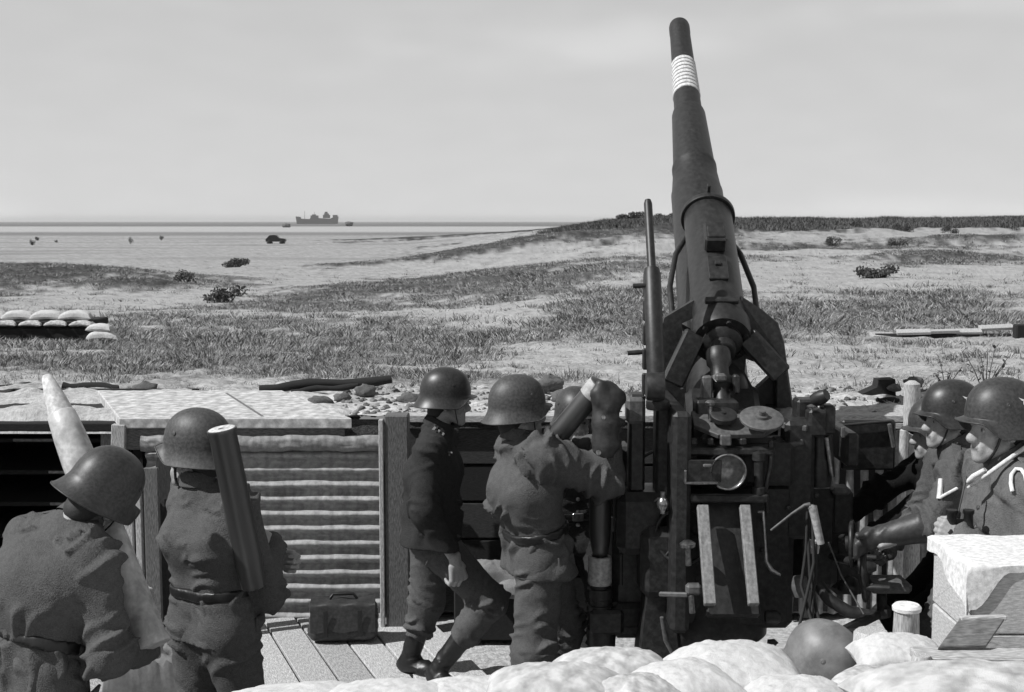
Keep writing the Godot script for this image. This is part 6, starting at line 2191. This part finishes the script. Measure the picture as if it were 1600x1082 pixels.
	var e2: Vector3 = Vector3(-0.964, 1.071, -4.840) - Vector3(-1.070, 1.740, -4.780)
	put("case", G.new().turned(Vector3.ZERO, e2, [Vector2(0.05, 0.0), Vector2(0.055, 0.002), Vector2(0.055, 0.014), Vector2(0.0515, 0.018), Vector2(0.0515, 0.50), Vector2(0.046, 0.62), Vector2(0, 0.64)], 40), M.shell_case, s2)
	put("base", G.new().turned(Vector3.ZERO, e2, [Vector2(0.012, 0.004), Vector2(0.014, -0.001), Vector2(0.046, -0.002), Vector2(0.0515, 0.001)], 40), M.white_paint, s2)
	put("primer", G.new().turned(Vector3.ZERO, e2, [Vector2(0, 0.001), Vector2(0.012, 0.001)], 16), M.brass, s2)
	var s3 := thing("shell_case", "shell case with white rim slanting from the loader's shoulder to his gauntlet", "shell case", Vector3(0.202, 1.501, -6.020))
	var e3: Vector3 = Vector3(0.431, 1.798, -5.930) - Vector3(0.202, 1.501, -6.020)
	put("case", G.new().turned(Vector3.ZERO, e3, [Vector2(0.051, 0.01), Vector2(0.051, 0.34), Vector2(0, 0.36)], 40), M.shell_case, s3)
	put("rim", G.new().turned(Vector3.ZERO, e3, [Vector2(0, 0.0), Vector2(0.045, -0.008), Vector2(0.062, -0.008), Vector2(0.064, 0.0), Vector2(0.062, 0.012), Vector2(0.05, 0.014)], 40), M.white_cloth, s3)
	put("nose_band", G.new().turned(Vector3.ZERO, e3, [Vector2(0.0515, 0.26), Vector2(0.054, 0.262), Vector2(0.054, 0.33), Vector2(0.0515, 0.335)], 40), M.shell_pale, s3)

func on_cloth(cloth: Body, p: Vector3, into: Vector3) -> Vector3:
	# the spot where a line meets the cloth, a little proud of it
	var all := PackedInt32Array(range(cloth.a.size()))
	for k in 60:
		p += into * (cloth.field(p, all) - 0.009)
	return p

# ------------------------------------------------------------------ small things
func build_small_things() -> void:
	var r := RandomNumberGenerator.new()
	r.seed = 77
	# leather bag
	var b := thing("leather_bag", "worn dark leather bag on the planks against the corrugated wall", "bag", Vector3(-1.003, 0.008, -7.620) * Vector3(1, 0, 1) + Vector3(0, 0.02, 0))
	b.rotation.y = 0.08
	var body := Body.new()
	body.cell = 0.012
	body.k = 0.04
	for z in [-0.05, 0.05]:
		body.bone(Vector3(-0.15, 0.06, z), Vector3(0.15, 0.06, z), 0.055, 0.055, 0.008, 0.5)
		body.bone(Vector3(-0.15, 0.12, z * 0.7), Vector3(0.15, 0.12, z * 0.7), 0.05, 0.05, 0.008, 0.5)
	body.bone(Vector3(-0.16, 0.20, 0), Vector3(0.16, 0.20, 0), 0.04, 0.04, 0.006, 0.5)
	body.cut(Vector3(0, 0.012, 0), Vector3.DOWN)
	put("bag_body", net_mesh([[body.net(3), Transform3D.IDENTITY]]), M.leather_worn, b)
	var fl := []
	for i in 12:
		var line := []
		for j in 16:
			var x := -0.19 + 0.38 * j / 15.0
			var f := i / 11.0
			var z := lerpf(-0.06, 0.10, smoothstep(0.0, 0.5, f)) + 0.014 * smoothstep(0.5, 1.0, f)
			var y := 0.247 - 0.012 * absf(f - 0.25) - 0.16 * smoothstep(0.42, 1.0, f) + 0.006 * sin(x * 40.0 + i)
			line.append(Vector3(x, y, z))
		fl.append(line)
	put("flap", G.new().sheet(fl), M.leather_worn, b)
	put("handle", G.new().tube([Vector3(-0.08, 0.245, 0), Vector3(-0.06, 0.275, 0), Vector3(0.06, 0.275, 0), Vector3(0.08, 0.245, 0)], 0.009, 8), M.leather, b)
	for s in [-1.0, 1.0]:
		put("strap", G.new().box(Vector3(s * 0.10, 0.13, 0.118), Vector3(0.025, 0.16, 0.006), 0.002), M.leather, b)
	# folded sacking between the walking man and the loader
	bag(Vector3(-0.135, 0.311, -7.750), 0.15, Vector3(0.36, 0.45, 0.4), "folded grey sack on a ledge between the walking man and loader", "sack_grey", "sacks on the back wall", -0.25)
	bag(Vector3(0.019, 0.258, -7.700), -0.1, Vector3(0.30, 0.35, 0.4), "flat grey sack just under the folded one behind the loader", "sack_grey", "sacks on the back wall")
	put_box("sack_ledge", Vector3(-0.097, 0.117, -7.800) * Vector3(1, 0, 1) + Vector3(0, 0.16, 0), Vector3(0.5, 0.32, 0.3), M.wood_black, "dark low box under the grey sacks at the back wall", "box")
	# canvas covered box between the two men at the left
	var cv := thing("canvas_cover", "grey canvas draped over a box between the two left soldiers", "canvas", Vector3(-1.507, 0.493, -5.450) * Vector3(1, 0, 1))
	var rows := []
	var nz := FastNoiseLite.new()
	nz.seed = 91
	nz.frequency = 3.0
	for i in 28:
		var line := []
		for j in 30:
			var u := -1.0 + 2.0 * j / 29.0
			var w := -1.0 + 2.0 * i / 27.0
			var m := maxf(absf(u), absf(w))
			var y := 0.66 * (1.0 - smoothstep(0.62, 0.95, m)) + 0.02 + nz.get_noise_2d(u * 1.4, w * 1.4) * 0.05 + nz.get_noise_2d(u * 5.0, w * 5.0) * 0.015
			line.append(Vector3(u * (0.26 + 0.05 * smoothstep(0.6, 1.0, m)), y, w * 0.3))
		rows.append(line)
	put("cloth", G.new().sheet(rows), M.canvas_grey, cv)
	# pale box at the very left
	put_box("crate", Vector3(-1.867, 1.095, -4.600) * Vector3(1, 0, 1) + Vector3(-0.06, 0.58, 0), Vector3(0.36, 1.16, 0.3), M.wood_pale_up, "pale wooden crate end at the photo's left edge", "crate")
	# draped crate at the right
	var c0 := Vector3(1.40, 1.02, -3.9)
	var cr := thing("wooden_crate", "large pale wooden crate under a white cloth at lower right", "crate", c0)
	for k in 2:
		var f := put("board", plank_shape(0.62, 0.20, 0.02, 150 + k), M.crate_wood, cr)
		f.rotation = Vector3(PI / 2, 0, 0)
		f.position = Vector3(0.31, 0.105 + 0.205 * k, 0.0)
		var s := put("board", plank_shape(0.46, 0.20, 0.02, 155 + k), M.crate_wood, cr)
		s.rotation = Vector3(PI / 2, PI / 2, 0)
		s.position = Vector3(0.0, 0.105 + 0.205 * k, -0.235)
	put("top", G.new().box(Vector3(0.31, 0.415, -0.235), Vector3(0.64, 0.02, 0.5), 0.004), M.crate_wood, cr)
	for k in 8:
		var np := Vector3(0.05 + 0.5 * (k % 2), 0.06 + 0.10 * (k / 2), 0.012)
		put("nail", G.new().turned(np, np + Vector3.BACK, [Vector2(0.006, 0), Vector2(0.005, 0.002), Vector2(0, 0.003)], 8), M.gun_paint, cr)
	var cl := thing("white_cloth", "white cloth spread over the crate with a hanging corner", "cloth", c0 + Vector3(0, 0.428, 0))
	rows = []
	for i in 40:
		var line := []
		for j in 50:
			# u runs over the left edge, w over the front edge; the corner hangs lowest
			var x := -0.16 + 0.82 * j / 49.0
			var z := -0.50 + 0.66 * i / 39.0
			var y := 0.008 + nz.get_noise_2d(x * 2.0, z * 2.0) * 0.006
			var px := maxf(x, -0.014)
			var pz := minf(z, 0.016)
			var over_l := maxf(-0.014 - x, 0.0) * (0.35 + 0.65 * smoothstep(-0.45, 0.02, z))
			var over_f := maxf(z - 0.016, 0.0) * (0.16 + 0.84 * smoothstep(0.11, 0.0, x))
			y -= over_l + over_f
			if over_l > 0.0:
				px -= 0.005 + 0.006 * sin(z * 22.0)
			if over_f > 0.0:
				pz += 0.004 + 0.004 * sin(x * 25.0)
			line.append(Vector3(px, y, pz))
		rows.append(line)
	put("cloth", G.new().sheet(rows), M.white_cloth, cl)
	cr.position = Vector3(1.455, 0.99, -4.05)
	cr.scale = Vector3(1, 1, 0.76)
	cl.position = cr.position + Vector3(0, 0.428, 0)
	cl.scale = cr.scale
	# tilted small lid in front of the crate
	var tl := thing("box_lid", "small grey wooden lid tilted against the crate front", "lid", Vector3(1.345, 1.255, -3.760))
	var tp := tl.position
	var q := [Vector3(1.255, 1.247, -3.760) - tp, Vector3(1.396, 1.253, -3.760) - tp, Vector3(1.482, 1.315, -3.840) - tp, Vector3(1.344, 1.311, -3.840) - tp]
	var lg := G.new()
	var bx: Vector3 = (q[1] - q[0]).normalized()
	var bn: Vector3 = bx.cross(q[3] - q[0]).normalized()
	lg.t = Transform3D(Basis(bx, bn.cross(bx), bn), q[0])
	var pg := PackedVector2Array()
	for e in q:
		var rel: Vector3 = e - q[0]
		pg.append(Vector2(rel.dot(bx), rel.dot(bn.cross(bx))))
	lg.prism(pg, -0.008, 0.008, 0.002)
	put("lid_board", lg, M.wood_grey_across, tl)
	put("lid_edge", G.new().bar(q[3] + bn * 0.003, q[2] + bn * 0.003, 0.014, 0.024, Vector3.UP, 0.003), M.wood_pale_across, tl)
	for k in 2:
		var bd := put("loose_board", plank_shape(0.34, 0.10, 0.03, 170 + k), M.wood_pale_across)
		bd.position = Vector3(1.350, 1.239, -3.740) + Vector3(0.02 * k, -0.034 * k - 0.012, 0.02 * k)
		bd.rotation.y = 0.05 * (k - 1)
		tag(bd, ["upper of two pale boards lying under the tilted lid", "lower of two pale boards lying under the tilted lid"][k], "board", "boards under the lid")
	# stump
	var st := thing("sawn_stump", "short sawn wooden stump with white top near the crate", "stump", Vector3(Vector3(1.295, 1.153, -4.200).x, 1.0, -4.2))
	put("bark", G.new().turned(Vector3.ZERO, Vector3.UP, [Vector2(0.046, 0), Vector2(0.044, 0.1), Vector2(0.040, 0.225), Vector2(0.043, 0.235)], 20), M.wood_pale_up, st)
	put("cut_face", G.new().turned(Vector3(0, 0.23, 0), Vector3(0, 1.23, 0), [Vector2(0.046, 0), Vector2(0.047, 0.012), Vector2(0.04, 0.02), Vector2(0, 0.021)], 20), M.white_cloth, st)
	# stump's neighbours: short props and a paper wedge
	for e in [[1404, 1062, 3.66, 0.035, 0.10, "pale short log end below the white bag at lower right"], [1440, 1040, 3.7, 0.03, 0.07, "small pale log end beside the tilted lid"], [1362, 1000, 4.1, 0.06, 0.06, "square pale block left of the sawn stump"]]:
		var p := Vector3.ZERO
		p = unproject(e[0], e[1], e[2])
		var lo := put("log_end", G.new().turned(Vector3(0, -e[4], 0), Vector3(0, 1, 0), [Vector2(0, 0), Vector2(e[3], 0), Vector2(e[3] * 0.95, e[4] + 0.02), Vector2(e[3] * 0.8, e[4] + 0.03), Vector2(0, e[4] + 0.03)], 14), M.wood_pale_up)
		lo.position = p
		tag(lo, e[5], "log", "log ends on the near rim")
	# lying helmet
	var hm := thing("steel_helmet", "grey steel helmet lying behind the near sandbags by the gun", "helmet", Vector3(1.057, 1.028, -4.350))
	var hs := put("helmet_shell", helmet_outer, M.helmet_dusty, hm)
	hs.transform = Transform3D(Basis(Vector3.BACK, -0.22) * Basis(Vector3.RIGHT, 0.2) * Basis(Vector3.UP, -2.3), Vector3(0, -0.05, 0))
	put("rim", helmet_rim, M.helmet_dusty, hs)
	put("vent", helmet_lug, M.helmet_dusty, hs)
	# logs and boards on the back rim
	log_thing(Vector3(-1.888, 1.255, -9.750), Vector3(-0.900, 1.318, -9.750), 0.036, "dark charred pole lying on the rim behind the pale lid")
	log_thing(Vector3(-1.645, 1.237, -9.700), Vector3(-1.146, 1.278, -9.720), 0.022, "thinner dark pole lying under the charred pole")
	log_thing(Vector3(-3.657, 1.162, -10.600), Vector3(-3.204, 1.152, -10.600), 0.035, "dark timber on the sand right of the shell's tip")
	log_thing(Vector3(-4.394, 1.097, -10.900), Vector3(-3.932, 1.108, -10.900), 0.045, "dark timber on the sand at the photo's left edge")
	log_thing(Vector3(-3.485, 1.167, -10.200), Vector3(-3.250, 1.157, -10.200), 0.035, "short dark timber touching the pale lid's corner")
	for e in [[225, 612, 9.9, 0.11, "pair of dark clods behind the pale lid"], [200, 612, 9.9, 0.05, "small dark clod left of the pair behind the lid"], [497, 630, 9.0, 0.09, "dark stone at the pale lid's right corner"], [570, 612, 9.4, 0.08, "dark lump among the rubble beside the charred pole"], [535, 622, 9.2, 0.06, "small stone between pale lid and rubble"], [640, 625, 9.2, 0.08, "stone lump just left of the walking man's helmet"], [860, 600, 9.8, 0.10, "dark clod behind the loader's helmet"], [880, 622, 9.3, 0.09, "clod on the rim right of the loader's visor"]]:
		stone(unproject(e[0], e[1], e[2]), e[3], e[4])
	# rubble strewn on the rim
	var mm := MultiMesh.new()
	mm.transform_format = MultiMesh.TRANSFORM_3D
	mm.use_colors = true
	mm.mesh = stone_mesh(5)
	mm.instance_count = 900
	for k in 900:
		var dd := r.randf_range(8.4, 10.8)
		var x := r.randf_range(-0.13, 0.10) * dd if k < 640 else r.randf_range(0.2, 0.42) * dd
		var s := r.randf_range(0.008, 0.028)
		mm.set_instance_transform(k, Transform3D(Basis(Vector3.UP, r.randf() * TAU).scaled(Vector3(s, s * 0.7, s)), Vector3(x, land_height(x, dd), -dd)))
		var t := r.randf_range(0.08, 0.4)
		mm.set_instance_color(k, Color(t, t, t))
	var mi := MultiMeshInstance3D.new()
	mi.name = "rubble"
	mi.multimesh = mm
	mi.material_override = M.land
	add_child(mi, true)
	tag(mi, "clods and small stones strewn along the back rim", "rubble", "", "stuff")
	# small dark box and board on the rim at the right
	var dk := thing("dark_box", "small dark box with a pointed end on the rim at right", "box", Vector3(2.765, 1.260, -9.600))
	var dg := G.new()
	dg.prism(PackedVector2Array([Vector2(-0.20, -0.02), Vector2(-0.09, 0.03), Vector2(-0.08, 0.085), Vector2(0.04, 0.09), Vector2(0.05, -0.05), Vector2(-0.04, -0.03)]), -0.07, 0.07, 0.006)
	put("box_body", dg, M.wood_black, dk)
	log_thing(Vector3(2.580, 1.243, -9.200), Vector3(2.738, 1.243, -9.200), 0.018, "thin dark stick lying on the white sand at right")
	for e in [[1398, 606, 9.5, 0.05, "pale stone beside the small dark box"], [1428, 598, 9.6, 0.07, "dark clod behind the tall peeled post"], [1436, 622, 9.3, 0.07, "dark clod between the peeled post and a helmet"]]:
		stone(unproject(e[0], e[1], e[2]), e[3], e[4])
	build_car()
	build_ship()
	for e in [[447, 353, 1500.0, 5.0, "low dark rock at the sea's edge left of the ship"], [545, 350, 1900.0, 6.0, "dark rock on the shore just right of the ship"]]:
		stone(unproject(e[0], e[1], e[2]), e[3], e[4])

func unproject(px: float, py: float, d: float) -> Vector3:
	# a spot in metres, given as sight line and distance
	var u := (px - 800.0) / 2050.0
	var v := (541.0 - py) / 2050.0
	var t := d / (0.9955 + v * 0.0947)
	return Vector3(u * t, 2.5 + (v * 0.9955 - 0.0947) * t, -d)

func put_box(called: String, at: Vector3, size: Vector3, m: Material, label: String, cat: String) -> void:
	var o := thing(called, label, cat, at)
	put("side_panel", G.new().box(Vector3.ZERO, size, 0.008), m, o)
	put("lid_panel", G.new().box(Vector3(0, size.y * 0.5 + 0.012, 0), Vector3(size.x + 0.02, 0.02, size.z + 0.02), 0.005), m, o)

func log_thing(a: Vector3, b: Vector3, rad: float, label: String) -> void:
	var g := G.new()
	var path := []
	var rr := []
	for k in 9:
		var f := k / 8.0
		path.append((a - a).lerp(b - a, f) + Vector3(0, sin(f * 9.0 + a.x) * rad * 0.3, cos(f * 7.0) * rad * 0.3))
		rr.append(rad * (1.0 - 0.15 * sin(f * 14.0)))
	g.tube(path, rr, 9)
	var o := put("timber_pole", g, M.wood_black)
	o.position = a
	tag(o, label, "timber", "dark timbers lying on the back rim")

func stone_mesh(sd: int) -> ArrayMesh:
	var nz := FastNoiseLite.new()
	nz.seed = sd
	nz.frequency = 0.9
	var rows := []
	for i in 9:
		var line := []
		for j in 12:
			var a := PI * (0.02 + 0.96 * i / 8.0)
			var b := TAU * j / 12.0
			var d := Vector3(sin(a) * cos(b), cos(a), sin(a) * sin(b))
			line.append(d * (1.0 + nz.get_noise_3dv(d * 1.3) * 0.55))
		rows.append(line)
	return G.new().sheet(rows, true).mesh()

var stones := 0

func stone(at: Vector3, s: float, label: String) -> void:
	stones += 1
	var o := put("stone", stone_mesh(200 + stones), M.earth)
	o.position = at
	o.scale = Vector3(s, s * 0.6, s * 0.8)
	tag(o, label, "stone", "stones on the back rim")

func build_car() -> void:
	var x := -49.0
	var d := 273.0
	var y := land_height(x, d)
	var t := thing("parked_car", "small black car standing far off on the pale beach", "car", Vector3(x, y, -d))
	var g := G.new()
	g.prism(PackedVector2Array([Vector2(-2.0, 0.45), Vector2(-2.05, 0.95), Vector2(-1.7, 1.25), Vector2(-1.25, 1.75), Vector2(-0.2, 1.82), Vector2(0.25, 1.7), Vector2(0.65, 1.2), Vector2(1.85, 1.05), Vector2(2.05, 0.85), Vector2(2.05, 0.45)]), -0.75, 0.75, 0.08)
	put("car_body", g, M.car, t)
	for sx in [-1.3, 1.3]:
		for s in [-1.0, 1.0]:
			var w := put("wheel", G.new().turned(Vector3(sx, 0.36, s * 0.62), Vector3(sx, 0.36, s * 0.82), [Vector2(0, 0), Vector2(0.34, 0), Vector2(0.37, 0.05), Vector2(0.37, 0.15), Vector2(0.3, 0.2), Vector2(0, 0.2)], 18), M.rubber, t)
			w.set_meta("label", "")
			w.remove_meta("label")
			put("mudguard", G.new().ring(Vector3(sx, 0.36, s * 0.72), Vector3.BACK, 0.46, 0.07, 12, 6, 0.0, PI, Vector3.RIGHT), M.car, t)
	for s in [-1.0, 1.0]:
		put("window", G.new().box(Vector3(-0.6, 1.48, s * 0.76), Vector3(0.9, 0.32, 0.02), 0.004), M.leather, t)

func build_ship() -> void:
	var d := 3500.0
	var t := thing("steamer", "grey wrecked steamer lying on the sea at the horizon", "ship", Vector3(Vector3(-516.763, -2.577, -3500.000).x, -4.45, -d))
	var hull := G.new()
	hull.prism(PackedVector2Array([Vector2(-54, -1), Vector2(-56, 13), Vector2(-57, 20), Vector2(-46, 19), Vector2(-44, 14), Vector2(-20, 13), Vector2(-18, 16), Vector2(-2, 16), Vector2(14, 15), Vector2(34, 14), Vector2(40, 17), Vector2(55, 20), Vector2(54, 10), Vector2(53, -1)]), -7.0, 7.0, 1.0)
	put("hull", hull, M.ship, t)
	var sup := G.new()
	sup.box(Vector3(-8, 19, 0), Vector3(20, 7, 11), 0.5)
	sup.box(Vector3(-9, 23, 0), Vector3(10, 5, 8), 0.5)
	put("bridge_house", sup, M.ship, t)
	var aft := G.new()
	aft.box(Vector3(24, 20, 0), Vector3(18, 9, 10), 0.5)
	aft.box(Vector3(24, 26, 0), Vector3(12, 4, 8), 0.5)
	put("deck_house", aft, M.ship, t)
	put("funnel", G.new().turned(Vector3(23, 22, 0), Vector3(23, 60, 0), [Vector2(4, 0), Vector2(4, 10), Vector2(3, 10.5), Vector2(0, 10)], 18), M.ship, t)
	for m in [[-34.0, 34.0], [-8.0, 32.0], [45.0, 24.0]]:
		put("mast", G.new().turned(Vector3(m[0], 12, 0), Vector3(m[0], 90, 0), [Vector2(0.6, 0), Vector2(0.4, m[1] - 12.0), Vector2(0, m[1] - 12.0)], 8), M.ship, t)
	put("stern_house", G.new().box(Vector3(47, 21, 0), Vector3(12, 6, 9), 0.5), M.ship, t)
